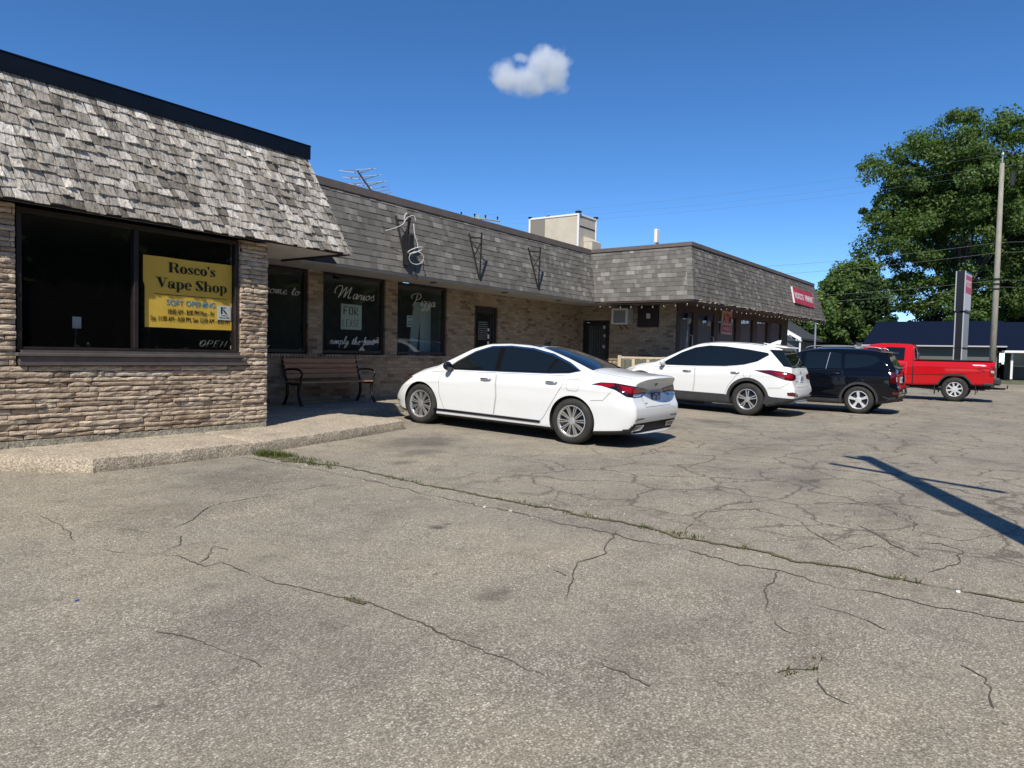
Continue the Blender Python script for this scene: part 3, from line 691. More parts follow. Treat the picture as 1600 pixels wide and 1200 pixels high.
# ---- heavy high-contrast serif letters built from stems, hairlines and bowls
def bowl(cx, cy, rx, ry, ix, iy, a0=0, a1=360, dx=0, n=28):
    out = []; inn = []
    for k in range(n + 1):
        a = math.radians(a0 + (a1 - a0) * k / n)
        out.append((cx + rx*math.cos(a), cy + ry*math.sin(a))); inn.append((cx + dx + ix*math.cos(a), cy + iy*math.sin(a)))
    return [[out[k], out[k+1], inn[k+1], inn[k]] for k in range(n)]
R_ = lambda a, b, c, d: [[(a, b), (c, b), (c, d), (a, d)]]
def dot(cx, cy, r): return [[(cx + r*math.cos(2*PI*k/12), cy + r*math.sin(2*PI*k/12)) for k in range(12)]]
DID = {
 'R': (.86, R_(.08, 0, .30, 1) + R_(0, 0, .38, .05) + R_(0, .95, .5, 1) + bowl(.46, .74, .30, .26, .10, .21, -90, 90) + R_(.3, .48, .46, .53) + [[(.44, .5), (.62, .5), (.80, .08), (.60, .0)]] + R_(.6, 0, .88, .05)),
 'o': (.60, bowl(.30, .34, .29, .36, .09, .30)),
 's': (.47, bowl(.23, .50, .20, .20, .12, .15, 20, 215) + [[(.04, .50), (.20, .60), (.44, .22), (.28, .12)]] + bowl(.24, .18, .21, .19, .12, .14, -165, 20) + R_(.38, .52, .42, .70) + R_(.02, -.01, .06, .2)),
 'c': (.50, bowl(.28, .34, .27, .36, .09, .30, 35, 325) + dot(.41, .53, .09)),
 "'": (.22, dot(.10, .93, .085) + [[(.02, .93), (.18, .93), (.12, .68), (.08, .68)]]),
 'V': (.88, [[(.10, 1), (.36, 1), (.56, .25), (.44, 0)], [(.44, 0), (.56, .25), (.78, 1), (.73, 1)]] + R_(0, .95, .44, 1) + R_(.62, .95, .90, 1)),
 'a': (.60, bowl(.28, .50, .23, .20, .13, .15, 0, 170) + R_(.34, .06, .51, .52) + bowl(.20, .20, .19, .21, .06, .16) + dot(.11, .50, .08) + [[(.34, .10), (.51, .14), (.60, .06), (.50, 0)]]),
 'p': (.66, R_(.08, -.30, .26, .66) + R_(0, -.30, .34, -.26) + R_(0, .64, .26, .69) + bowl(.34, .34, .28, .36, .10, .30, -110, 110)),
 'e': (.54, bowl(.29, .34, .28, .36, .10, .30, 0, 320) + R_(.12, .34, .56, .385)),
 'S': (.66, bowl(.33, .73, .30, .28, .16, .22, 15, 205) + [[(.05, .70), (.22, .86), (.62, .32), (.42, .14)]] + bowl(.33, .27, .31, .28, .17, .22, -165, 15) + R_(.54, .74, .59, 1) + R_(.04, 0, .09, .28)),
 'h': (.70, R_(.08, 0, .26, 1) + R_(0, 0, .34, .045) + R_(0, .96, .26, 1) + bowl(.38, .42, .24, .27, .12, .23, 0, 160) + R_(.45, 0, .62, .43) + R_(.39, 0, .70, .045)),
 ' ': (.30, [])}
def didone(name, s, org, wd, h, mt, parent):
    tot = sum(DID[c][0] for c in s); k = wd / tot; mb = MB(); x = 0; z = 0
    for c in s:
        a, polys = DID[c]
        for p in polys:
            if len(p) == 4:
                ar = sum(p[i][0]*p[(i+1) % 4][1] - p[(i+1) % 4][0]*p[i][1] for i in range(4))
                if ar < 0: p = p[::-1]
            z = (z + 1) % 30
            mb.add([Vector(org) + Vector(((x + q[0]) * k, -.0012 - z * .00004, q[1] * h)) for q in p], [tuple(range(len(p)))])
        x += a
    return par2(mb.build(name, mt), parent)
# ---- banner
ban = MB(); YB = W1 + .062; nx = 24; nz = 14
bx0, bx1, bz0, bz1 = 4.47, 5.64, 1.60, 2.47
vs = []
for s in (0, 1):
    for j in range(nz+1):
        for i in range(nx+1):
            x = bx0 + (bx1-bx0)*i/nx; z = bz0 + (bz1-bz0)*j/nz
            vs.append((x - (.02 if j > nz*.6 and i == 0 else 0), YB + .002*math.sin(i*.9) * (1 if j < 7 else .4) + s*.002, z + .0025*math.sin(i*.35)))
Wn = nx+1; n1 = Wn*(nz+1); fs = []
for j in range(nz):
    for i in range(nx):
        q = (j*Wn+i, j*Wn+i+1, (j+1)*Wn+i+1, (j+1)*Wn+i); fs.append(q); fs.append(tuple(n1+k for k in q[::-1]))
ban.add(vs, fs)
banner = ban.build('banner', m_noisy('banner_vinyl', (.93, .57, .075), (.98, .62, .10), 2, .55, 0, .02), None, True)
tag(banner, 'yellow vape shop banner behind the right pane of the near shop window', 'banner')
YT = YB - .005
didone('lettering', "Rosco's", (4.76, YT, 2.29), .64, .125, ink, banner)
didone('lettering', "Vape Shop", (4.60, YT, 2.09), .97, .13, ink, banner)
mb = MB(); mb.box((4.58, YT-.001, 2.008), (5.56, YT, 2.015)); par2(mb.build('rule', ink), banner)
text('lettering', 'SOFT OPENING', (4.74, YT, 1.885), XU, ZU, .068, .66, mat('blue_ink', (.02, .28, .58), .6), banner)
text('lettering', '10:00 AM - 8:00 PM Mon - Fri', (4.76, YT, 1.772), XU, ZU, .066, .62, ink, banner)
text('lettering', 'Sat. 11:00 AM - 8:00 PM, Sun 12:00 AM - 8:00 PM', (4.54, YT, 1.675), XU, ZU, .070, 1.06, ink, banner)
mb = MB(); mb.box((5.43, YT-.004, 1.735), (5.62, YT-.001, 1.925)); lg = mb.build('logo_card', M['white']); par2(lg, banner)
mb = MB(); yk = YT-.0052
for q in [[(5.475, 1.815), (5.50, 1.815), (5.50, 1.905), (5.475, 1.905)], [(5.505, 1.86), (5.52, 1.88), (5.555, 1.905), (5.53, 1.905)], [(5.505, 1.86), (5.545, 1.815), (5.572, 1.815), (5.52, 1.875)], [(5.503, 1.875), (5.515, 1.905), (5.503, 1.905)]]:
    mb.add([(a, yk - .0001*len(mb.v)*.1, b) for a, b in q], [tuple(range(len(q)))])
par2(mb.build('letter', ink), lg)
text('lettering', "ROSCO'S", (5.48, yk, 1.79), XU, ZU, .010, .09, ink, lg); text('lettering', 'Vape & Gift', (5.45, yk, 1.755), XU, ZU, .020, .15, ink, lg, bold=.02)
# ---- OPEN neon sign: outline tubes
def outline_text(s, org, wd, h, slant):
    G_ = {'O': [cr([(.5+.42*math.cos(a), .5+.5*math.sin(a), 0) for a in np.linspace(0, 2*PI, 14)[:-1]], 3, True)],
          'P': [[(.08, 0, 0), (.08, 1, 0), (.6, 1, 0), (.85, .88, 0), (.85, .55, 0), (.6, .45, 0), (.1, .45, 0)]],
          'E': [[(.88, 1, 0), (.1, 1, 0), (.1, 0, 0), (.85, 0, 0)], [(.1, .5, 0), (.75, .5, 0)]],
          'N': [[(.08, 0, 0), (.08, 1, 0), (.85, 0, 0), (.85, 1, 0)]]}
    mb = MB(); n = len(s); cw = wd / n
    for i, c in enumerate(s):
        for st in G_[c]:
            for off in (0, .09):
                pts = []
                for p in st:
                    px = .5 + (p[0]-.5)*(1-off*2); py = .5 + (p[1]-.5)*(1-off*2)
                    pts.append(Vector(org) + Vector(((i + px*.86)*cw + py*slant, 0, py*h)))
                mb.tube(pts, .0020, 6, True, c == 'O')
    return mb
o = outline_text('OPEN', (5.17, W1+.075, 1.375), .40, .085, .045).build('neon_sign', mat('unlit_neon', (.20, .21, .19), .4), None, True)
tag(o, 'unlit OPEN sign of thin slanted tube letters under the yellow banner', 'sign')

# ---- script lettering on the restaurant windows
SC = {  # single stroke glyphs: (advance, [stroke points])
 'M': (1.25, [[(-.35,.35),(-.45,.6),(-.3,.95),(.0,1.05),(.12,.85),(.08,.4),(0,.02),(.25,.55),(.48,.98),(.50,.5),(.45,.05),(.70,.6),(.92,1.0),(.86,.5),(.84,.12),(.95,.02),(1.1,.15)]]),
 'P': (.95, [[(.35,.95),(.28,.45),(.12,.02),(.0,-.05)],[(-.2,.55),(-.28,.8),(.05,1.02),(.5,1.05),(.78,.85),(.65,.58),(.35,.48),(.30,.6)]]),
 'W': (1.35, [[(-.1,.8),(.05,1.0),(.15,.7),(.15,.1),(.4,.6),(.6,.98),(.6,.5),(.65,.05),(.95,.55),(1.15,1.02)]]),
 'a': (.50, [[(.38,.40),(.2,.45),(.04,.25),(.08,.03),(.25,.05),(.40,.42),(.36,.1),(.42,.0),(.52,.12)]]),
 'r': (.42, [[(0,.12),(.12,.42),(.14,.34),(.30,.40),(.26,.15),(.32,.0),(.44,.12)]]),
 'i': (.28, [[(0,.12),(.12,.42),(.09,.08),(.16,.0),(.28,.12)],[(.17,.60),(.19,.63)]]),
 'o': (.46, [[(.25,.43),(.06,.34),(.04,.08),(.2,.0),(.36,.18),(.28,.42),(.22,.34),(.48,.32)]]),
 's': (.40, [[(0,.12),(.22,.50),(.24,.30),(.34,.12),(.22,.0),(.08,.05)]]),
 'z': (.48, [[(.04,.36),(.2,.44),(.34,.34),(.14,.05),(.30,.02),(.28,-.28),(.08,-.45),(.02,-.28),(.5,.12)]]),
 'm': (.72, [[(0,.35),(.08,.42),(.06,.0),(.22,.40),(.29,.38),(.26,.0),(.44,.40),(.51,.36),(.48,.06),(.56,.0),(.72,.12)]]),
 'p': (.50, [[(0,.3),(.10,.44),(.0,-.42)],[(.06,.2),(.25,.43),(.38,.3),(.32,.06),(.14,.02),(.3,.0),(.5,.12)]]),
 'l': (.30, [[(0,.12),(.22,.7),(.24,.95),(.13,.9),(.08,.3),(.12,.02),(.30,.12)]]),
 'y': (.48, [[(0,.3),(.08,.42),(.06,.1),(.16,.02),(.34,.42),(.26,-.2),(.08,-.46),(.0,-.3),(.48,.12)]]),
 't': (.34, [[(0,.12),(.2,.75),(.12,.2),(.16,.0),(.34,.12)],[(.02,.5),(.34,.54)]]),
 'h': (.50, [[(0,.12),(.22,.75),(.20,.95),(.12,.85),(.02,.0),(.2,.38),(.32,.38),(.28,.06),(.36,.0),(.50,.12)]]),
 'e': (.42, [[(0,.12),(.25,.28),(.26,.43),(.1,.36),(.06,.1),(.2,.0),(.42,.12)]]),
 'c': (.42, [[(.32,.36),(.22,.44),(.06,.3),(.06,.06),(.2,.0),(.42,.12)]]),
 'b': (.48, [[(0,.12),(.2,.75),(.16,.95),(.08,.6),(.04,.05),(.2,.0),(.32,.2),(.26,.38),(.2,.30),(.48,.32)]]),
 ' ': (.40, [])}
def script(s, org, wd, h, parent, r=.006, slant=.28, rise=0.):
    tot = sum(SC[c][0] for c in s); k = wd / tot; mb = MB(); x = 0
    for c in s:
        a, sts = SC[c]
        for st in sts:
            pts = cr([Vector(org) + Vector(((x + p[0] + p[1]*slant) * k, 0, p[1]*h + rise*x*k)) for p in st], 5)
            mb.tube(pts, [r * (.55 + .6 * abs((pts[min(i+1, len(pts)-1)] - pts[max(i-1, 0)]).normalized().z)) for i in range(len(pts))], 5)
        x += a
    return par2(mb.build('lettering', pale, None, True), parent)
YG = W2 + .084
script('Welcome to', (7.60, YG, 2.40), 1.27, .20, fw[0])
script('Marios', (9.84, YG, 2.44), 1.0, .24, fw[1], .008)
script('simply the best', (9.62, YG, 1.49), 1.22, .17, fw[1], .006)
script('Pizza', (12.03, YG, 2.44), .78, .26, fw[2], .008)
# hand lettered FOR LEASE board, notice, curtain, camera
YS = W2 + .14
mb = MB(); mb.bbox((9.97, YS, 1.80), (10.54, YS+.012, 2.33), .003, 1)
sg = tag(mb.build('lease_sign', mat('cardboard', (.86, .84, .68), .8)), 'pale hand lettered FOR LEASE board hanging behind the middle restaurant window', 'sign')
olive = mat('marker_ink', (.05, .055, .035), .7)
def plain(s, org, wd, h, r, parent, mt):
    PL = {'F': [[(.8,1),(.05,1),(.05,0)],[(.05,.52),(.62,.52)]], 'O': [[(.1,.1),(.05,.5),(.1,.95),(.75,.97),(.85,.5),(.75,.05),(.1,.1)]], 'R': [[(.05,0),(.05,1),(.7,.95),(.75,.6),(.05,.48),(.8,0)]],
          'L': [[(.08,1),(.05,0),(.75,.02)]], 'E': [[(.75,1),(.08,1),(.08,0),(.78,0)],[(.08,.5),(.6,.5)]], 'A': [[(.02,0),(.4,1),(.82,0)],[(.18,.35),(.66,.35)]], 'S': [[(.75,.9),(.4,1),(.08,.8),(.2,.55),(.65,.45),(.75,.2),(.4,0),(.05,.12)]]}
    mb = MB(); cw = wd/len(s)
    for i, c in enumerate(s):
        for q in PL[c]: mb.tube([Vector(org)+Vector(((i+p[0]*.8)*cw, 0, p[1]*h)) for p in q], r, 6)
    return par2(mb.build('lettering', mt), parent)
plain('FOR', (10.04, YS-.001, 2.11), .44, .16, .011, sg, olive); plain('LEASE', (10.02, YS-.001, 1.86), .48, .15, .007, sg, mat('faint_ink', (.22, .22, .17), .8))
mb = MB(); mb.box((11.92, YS, 1.93), (12.12, YS+.003, 2.20)); nt_ = tag(mb.build('notice', paper), 'small white printed notice taped inside the right restaurant window', 'notice')
mb = MB()
for z in (2.14, 2.04, 1.98): 
    for k in range(4): mb.box((11.95+k*.04, YS-.002, z), (11.98+k*.04, YS-.001, z+.025))
par2(mb.build('print', mat('grey_ink', (.2, .2, .2), .8)), nt_)
mb = MB()
for x0, x1, lean in ((12.36, 12.66, -.12), (12.70, 13.12, .0)):
    n = 10; vs = []
    for k in range(n+1):
        x = x0+(x1-x0)*k/n; y = W2+.45+.03*math.sin(k*2.1); vs += [(x+lean*.5, y, 1.2), (x-lean, y, 2.55)]
    mb.add(vs, [(2*k, 2*k+2, 2*k+3, 2*k+1) for k in range(n)]); mb.add([(a, b+.01, c) for a, b, c in vs], [(2*k+1, 2*k+3, 2*k+2, 2*k) for k in range(n)])
tag(mb.build('curtain', mat('curtain_cloth', (.70, .74, .70), .85), None, True), 'pale hanging drapes inside the right half of the right restaurant window', 'curtain')
cm = empty('security_camera', (9.55, 11.1, 2.83), 0, 'small black security camera at the top left corner of the middle restaurant window', 'camera')
mb = MB(); mb.tube([(-.03, .05, .06), (-.03, -.02, .0)], .015, 8); mb.build('bracket', M['black'], cm)
mb = MB(); mb.tube([(-.02, .03, -.01), (.03, -.12, -.06)], [.035, .035], 12); mb.build('housing', M['black'], cm, True)
# ------------------------------------------------------------ vehicles
def curve(keys, L, sig=.06):
    xs = np.arange(-.5, L + .5, .01); ys = np.interp(xs, [k[0] for k in keys], [k[1] for k in keys])
    if sig > 0:
        k = int(4*sig/.01); g = np.exp(-.5*(np.arange(-k, k+1)*.01/sig)**2); g /= g.sum()
        ys = np.convolve(np.pad(ys, k, mode='edge'), g, 'valid')
    return lambda y: float(np.interp(y, xs, ys))
def chaikin(P, n):
    for _ in range(n):
        Q = [P[0]]
        for a, b in zip(P[:-1], P[1:]): Q += [a.lerp(b, .25), a.lerp(b, .75)]
        Q.append(P[-1]); P = Q
    return P
class Car:
    def __init__(s, name, label, cat, spec, paint, loc, pitch=0, rz=0, group=None):
        s.sp = spec; s.paint = paint; L = spec['L']
        s.root = empty(name, loc, rz, label, cat, group); s.root.rotation_euler = (pitch, 0, rz)
        sg = spec.get('sig', .06)
        roof = curve(spec['roof'], L, sg); belt = curve(spec['belt'], L, .1); wb = curve(spec['wbelt'], L, .08)
        wm = curve(spec['wmax'], L, .12); wr = curve(spec['wroof'], L, spec.get('sigr', .12)); bot = curve(spec['bottom'], L, .06)
        rp = curve(spec['rearp'], 2.2, .03); fp = curve(spec['frontp'], 2.2, .04); rr = spec.get('rrange', 1.4); fr_ = 1.0
        ys = sorted(set([round(L*(.5-.5*math.cos(PI*k/110)), 4) for k in range(111)] + spec.get('stations', [])))
        rows = []; pr = spec.get('plan_r', (.35, .20)); pf = spec.get('plan_f', (.7, .28)); crease = spec.get('crease', .012)
        for y in ys:
            zr, zt, zb = roof(y), belt(y), bot(y); zt = min(zt, zr - .03); W = wm(y); B = min(wb(y), W); Rr = wr(y)
            h = zr - zt; cw = min(spec.get('crown', .055), h * .55); ze = zr - cw; mid = zb + (zt - zb) * .52
            P = [(0, zb), (W*.6, zb), (W*.86, zb), (W*.93, zb+.01), (W*.965, zb+.05), (W*.972, zb+.14), (W*.985, zb+(mid-zb)*.7),
                 (W*.995, mid-.03), (W, mid+.04), (W*.998, zt-.19), (W*.998+crease*.3, zt-.15), (W*.985, zt-.11), (B+.004, zt-.03), (B-.004, zt-.008), (B-.03, zt+.006)]
            g = [(0.08, .0), (.35, .014), (.65, .014), (.9, .004)]
            x0, z0 = B-.03, zt+.006
            for t, bu in g: P.append((x0 + (Rr - x0)*t + bu*min(1, h/.3), z0 + (ze - z0)*t + bu*.3))
            P += [(Rr-.005, ze+cw*.06), (Rr-.05, ze+cw*.38), (Rr-.15, ze+cw*.66), (Rr*.5, ze+cw*.93), (0, zr)]
            P = chaikin([Vector((a, b)) for a, b in P], 2)
            def sh(d, R, k): return 1 - k*(1 - math.sqrt(max(0, 1 - ((R-d)/R)**2))) if d < R else 1
            f = sh(y, *pr) * sh(L-y, *pf)
            row = []
            for p in P:
                a = max(0, 1 - y/rr); b = max(0, 1 - (L-y)/fr_)
                xn = p.x / max(.01, W)
                yy = y + a*rp(p.y) - b*fp(p.y) + a*a*spec.get('bow', .07)*xn**2*1.0 - b*b*.16*xn**2
                row.append(Vector((p.x*f, yy, p.y)))
            rows.append(row)
        n = len(rows[0]); V = []; Fc = []
        for row in rows: V += [Vector((-p.x, p.y, p.z)) for p in row] + [p.copy() for p in row[1:-1]]
        m = 2*n - 2
        def idx(r, k):      # ring: left 0..n-1, right n..2n-3 going back
            k %= m
            return r*m + (k if k < n else n + (m - k) - 1)
        for r in range(len(rows)-1):
            for k in range(m): Fc.append((idx(r, k), idx(r+1, k), idx(r+1, k+1), idx(r, k+1)))
        for r in (0, len(rows)-1):       # caps as horizontal strips
            for k in range(n-1):
                a, b, c, d = idx(r, k), idx(r, k+1), idx(r, -k-1), idx(r, -k)
                q = [a, b, c, d]; q = [x for i, x in enumerate(q) if x not in q[:i]]
                if r: q = q[::-1]
                if len(q) > 2: Fc.append(tuple(q))
        o = mesh_obj('tmp', V, Fc, [paint, M['blackr']])
        bm = bmesh.new(); bm.from_mesh(o.data); bmesh.ops.recalc_face_normals(bm, faces=bm.faces[:]); bm.to_mesh(o.data); bm.free()
        deps = bpy.context.evaluated_depsgraph_get()
        s.bvh = BVHTree.FromPolygons([v.co.copy() for v in o.data.vertices], [tuple(p.vertices) for p in o.data.polygons])
        # arches
        mb = MB(); ar = spec['arch']; ax = spec['axles']; rad = spec['r']
        for y in ax:
            for sg_ in (-1, 1):
                Mx = Matrix.Translation((sg_*1.35, y, rad+.0)) @ Matrix.Rotation(PI/2*sg_, 4, 'Y')
                mb.lathe([(0, -.70+.0), (ar, -.70), (ar, .6), (0, .6)], 48, Mx)
        c = mb.build('cut', M['blackr']); objs = [c]
        bm = bmesh.new(); bm.from_mesh(c.data); bmesh.ops.remove_doubles(bm, verts=bm.verts[:], dist=1e-5); bmesh.ops.recalc_face_normals(bm, faces=bm.faces[:]); bm.to_mesh(c.data); bm.free()
        if 'bed' in spec:
            b0, b1 = spec['bed']; mb = MB(); mb.box(b0, b1); c2 = mb.build('cut2', M['blackr']); objs.append(c2)
        for q in objs:
            md_ = o.modifiers.new('b', 'BOOLEAN'); md_.operation = 'DIFFERENCE'; md_.object = q; md_.solver = 'EXACT'
        bpy.context.view_layer.update()
        me = bpy.data.meshes.new_from_object(o.evaluated_get(bpy.context.evaluated_depsgraph_get()))
        for q in objs + [o]: bpy.data.objects.remove(q)
        me.materials.clear(); me.materials.append(paint); me.materials.append(M['blackr'])
        for p in me.polygons:
            cpt = p.center; blk = p.normal.z < -.3 and cpt.z < .40
            for y in ax:
                if math.hypot(cpt.y-y, cpt.z-rad) < ar + .004 and abs(cpt.x) < s.sidex(cpt.y, cpt.z, .9) - .004: blk = True
            if 'bed' in spec:
                (a0, a1, a2), (b0, b1, b2) = spec['bed']
                if a0-.003 < cpt.x < b0+.003 and a1-.003 < cpt.y < b1+.003 and cpt.z > a2-.003 and cpt.z < 1.36: blk = True
            p.material_index = 1 if blk else 0; p.use_smooth = True
        s.body = bpy.data.objects.new('body', me); link(s.body, s.root)
        me.set_sharp_from_angle(angle=math.radians(38))
        for y in ax:
            for sg_ in (-1, 1): s.wheel(y, sg_)
    def hit(s, o, d):
        r = s.bvh.ray_cast(Vector(o), Vector(d), 8)
        return (r[0], r[1]) if r[0] is not None else (None, None)
    def sidex(s, y, z, default=.9):
        p, n = s.hit((-4, y, z), (1, 0, 0)); return abs(p.x) if p else default
    def _proj(s, a, b, view):
        if view == 'L': return s.hit((-4, a, b), (1, 0, 0)), Vector((-1, 0, 0))
        if view == 'R': return s.hit((4, a, b), (-1, 0, 0)), Vector((1, 0, 0))
        if view == 'rear': return s.hit((a, -4, b), (0, 1, 0)), Vector((0, -1, 0))
        if view == 'front': return s.hit((a, 12, b), (0, -1, 0)), Vector((0, 1, 0))
        if view == 'top': return s.hit((a, b, 4), (0, 0, -1)), Vector((0, 0, 1))
        ang = view[1]; sgn = view[0]        # ('corner' views) sgn -1 left, +1 right: look direction angled by ang from +y
        d = Vector((-sgn*math.sin(ang), math.cos(ang), 0)); t = Vector((math.cos(ang), sgn*math.sin(ang), 0))
        return s.hit(t*a - d*6 + Vector((0, 0, b)), d), -d
    def patch(s, name, poly, view, mt, off=.003, step=.04, parent=None, outline=None, ow=.006, label=None):
        if isinstance(view, tuple) and len(poly[0]) == 3:
            ang, sgn = view[1], view[0]; t = Vector((math.cos(ang), sgn*math.sin(ang), 0))
            poly = [(Vector((p[0], p[1], 0)).dot(t), p[2]) for p in poly]
        vs, fs, _ = fill2d(poly, step); V = []; ok = []
        for v in vs:
            (p, n), d = s._proj(v.x, v.y, view)
            if p is None: V.append(Vector((0, 0, 0))); ok.append(False); continue
            if n.dot(d) < 0: n = -n
            V.append(p + n*off); ok.append(True)
        F2 = []
        for f in fs:
            if all(ok[i] for i in f):
                q = [V[i] for i in f]; nn = (q[1]-q[0]).cross(q[2]-q[0])
                F2.append(f if nn.dot(s._proj(0, 0, view)[1] if False else _vd(view)) > 0 else f[::-1])
        mats = [mt]; mi = [0]*len(F2)
        o = mesh_obj(name, V, F2, mats, parent or s.root, mi, True)
        bm = bmesh.new(); bm.from_mesh(o.data); bmesh.ops.delete(bm, geom=[v for v in bm.verts if not v.link_faces], context='VERTS'); bm.to_mesh(o.data); bm.free()
        if label: o['label'] = label
        if outline: s.strip('seam', list(poly) + [poly[0]], view, outline, ow, off + .0008, o)
        return o
    def strip(s, name, line, view, mt, wd=.008, off=.002, parent=None, step=.03):
        pts = []
        for a, b in zip(line[:-1], line[1:]):
            a, b = Vector(a), Vector(b); k = max(1, int((b-a).length/step))
            pts += [a.lerp(b, i/k) for i in range(k)]
        pts.append(Vector(line[-1])); V = []; Fs = []; N = len(pts)
        prev = None
        for i, p in enumerate(pts):
            t = (pts[min(i+1, N-1)] - pts[max(i-1, 0)]); t = t.normalized() if t.length > 1e-6 else Vector((1, 0)); nr = Vector((-t.y, t.x))*wd/2
            cur = []
            for q in (p+nr, p-nr):
                (h, n), d = s._proj(q.x, q.y, view)
                if h is None: cur = None; break
                if n.dot(d) < 0: n = -n
                V.append(h + n*off); cur.append(len(V)-1)
            if cur and prev: Fs.append((prev[0], prev[1], cur[1], cur[0]))
            prev = cur
        o = mesh_obj(name, V, Fs, mt, parent or s.root, None, True)
        bm = bmesh.new(); bm.from_mesh(o.data); bmesh.ops.delete(bm, geom=[v for v in bm.verts if not v.link_faces], context='VERTS')
        bm.to_mesh(o.data); bm.free(); return o
    def door(s, poly, view, handle, hm, pm=None):
        d = s.patch('door', poly, view, pm or s.paint, .0022, .05, None, M['seam'], .007)
        y, z = handle; sg_ = -1 if view == 'L' else 1
        x = s.sidex(y, z); mb = MB()
        mb.tube([(sg_*(x-.005), y+.105, z), (sg_*(x+.03), y+.085, z+.002), (sg_*(x+.038), y, z+.004), (sg_*(x+.03), y-.085, z+.002), (sg_*(x-.005), y-.105, z)], [.012, .015, .016, .015, .012], 10)
        h = mb.build('handle', hm, d, True)
        return d
    def arch_ring(s, y, view, r0, r1, mt, off=.012, z0=.2):
        rad = s.sp['r']; a0 = math.asin((z0-rad)/r1); pts = []
        N = 30
        for k in range(N+1):
            a = a0 + (PI-2*a0)*k/N; pts.append((y+r1*math.cos(a), rad+r1*math.sin(a)))
        for k in range(N, -1, -1):
            a = a0 + (PI-2*a0)*k/N; pts.append((y+r0*math.cos(a), rad+r0*math.sin(a)))
        return s.patch('fender_flare', pts, view, mt, off, .035)
    def wheel(s, y, sg_):
        sp = s.sp; r = sp['r']; rim = sp['rim']; wdt = sp.get('tw', .235); x = sg_*(sp['track']); rot = random.random()*2
        Mx = Matrix.Translation((x, y, r)) @ Matrix.Rotation(PI/2*sg_, 4, 'Y') @ Matrix.Rotation(rot, 4, 'Z')
        mb = MB(); h = wdt/2
        prof = [(rim-.01, h-.035), (rim+.006, h-.012), (rim+.02, h-.004), (rim+(r-rim)*.55, h+.004), (r-.025, h-.012), (r-.008, h-.03), (r-.002, h-.05), (r, 0), (r-.002, -h+.05), (r-.02, -h+.015), (rim+.02, -h), (rim-.01, -h+.03)]
        mb.lathe(prof, 56, Mx)
        N = 56
        for k in range(3):
            hh = -.05 + .05*k; mb.lathe([(r+.0004, hh-.004), (r-.006, hh), (r+.0004, hh+.004)], 40, Mx)
        t = mb.build('wheel', M['tyre'], s.root, True)
        mb = MB(); mb.lathe([(rim-.012, -h+.03), (rim-.02, h-.07), (rim-.02, h-.045), (rim+.004, h-.03), (rim+.004, h-.012), (rim-.008, h-.010), (rim-.018, h-.03)], 56, Mx)
        n = sp['spokes']; sw = sp['sw']; dbl = sp.get('double', 0); z1 = h-.022; z0 = h-.045
        if sp.get('style') == 'steel':
            mb.lathe([(rim-.02, h-.06), (rim-.05, h-.05), (rim*.62, h-.035), (rim*.45, h-.03), (rim*.40, h+.0), (rim*.30, h+.015), (0.02, h+.018)], 48, Mx)
        else:
            for k in range(n):
                a = 2*PI*k/n
                for dd in ((-dbl, dbl) if dbl else (0,)):
                    ro = rim-.015; ri = sp.get('hub', .06)*.8
                    ao = a + dd; ai = a + dd*sp.get('conv', .35)
                    po = Vector((math.cos(ao)*ro, math.sin(ao)*ro, 0)); pi_ = Vector((math.cos(ai)*ri, math.sin(ai)*ri, 0)); t_ = (po-pi_).normalized(); q = Vector((-t_.y, t_.x, 0))
                    w0, w1 = sw
                    vs = [pi_+q*w0/2+Vector((0,0,z0-.01)), pi_-q*w0/2+Vector((0,0,z0-.01)), po-q*w1/2+Vector((0,0,z0-.01)), po+q*w1/2+Vector((0,0,z0-.01)),
                          pi_+q*w0*.36+Vector((0,0,z0+.016)), pi_-q*w0*.36+Vector((0,0,z0+.016)), po-q*w1*.36+Vector((0,0,z1)), po+q*w1*.36+Vector((0,0,z1))]
                    mb.add([Mx @ v for v in vs], [(4,5,6,7), (0,1,5,4), (1,2,6,5), (2,3,7,6), (3,0,4,7)])
            hb = sp.get('hub', .06); mb.lathe([(hb+.01, z0-.02), (hb, z0+.018), (hb*.55, z0+.022), (0.001, z0+.022)], 24, Mx)
        mb.build('rim', sp['rimmat'], t, False)
        mb = MB()
        if sp.get('style') == 'steel':
            for k in range(8):
                a = 2*PI*k/8; cx, cy = math.cos(a)*rim*.70, math.sin(a)*rim*.70
                mb.lathe([(.034, h-.0352), (0.001, h-.035)], 14, Mx @ Matrix.Translation((cx, cy, .002)) @ Matrix.Rotation(a, 4, 'Z') @ Matrix.Scale(.75, 4, (0, 1, 0)))
        else: mb.lathe([(rim-.03, -.01), (.02, -.01)], 40, Mx); mb.lathe([(rim*.72, .012), (rim*.72, .02), (.05, .02)], 40, Mx)
        mb.build('brake_disc', M['brake'], t)
    def mirror(s, y, z, sg_, mt, size=(.09, .11, .075)):
        x = s.sidex(y, z-.02) - .02; mb = MB()
        mb.tube([(sg_*x, y, z-.01), (sg_*(x+.11), y-.01, z+.02)], [.03, .025], 8)
        bm = bmesh.new(); bmesh.ops.create_icosphere(bm, subdivisions=3, radius=1)
        for v in bm.verts:
            c = v.co; k = .62 if c.y < 0 else 1
            v.co = Vector((sg_*(x+.15) + c.x*size[0]*1.1, y + c.y*size[1]*k*.7, z+.045 + c.z*size[2]))
        mb.bm(bm); return mb.build('wing_mirror', mt, s.root, True)
def _vd(view):
    if view == 'L': return Vector((-1, 0, 0))
    if view == 'R': return Vector((1, 0, 0))
    if view == 'rear': return Vector((0, -1, 0))
    if view == 'front': return Vector((0, 1, 0))
    if view == 'top': return Vector((0, 0, 1))
    return Vector((view[0]*math.sin(view[1]), -math.cos(view[1]), 0))
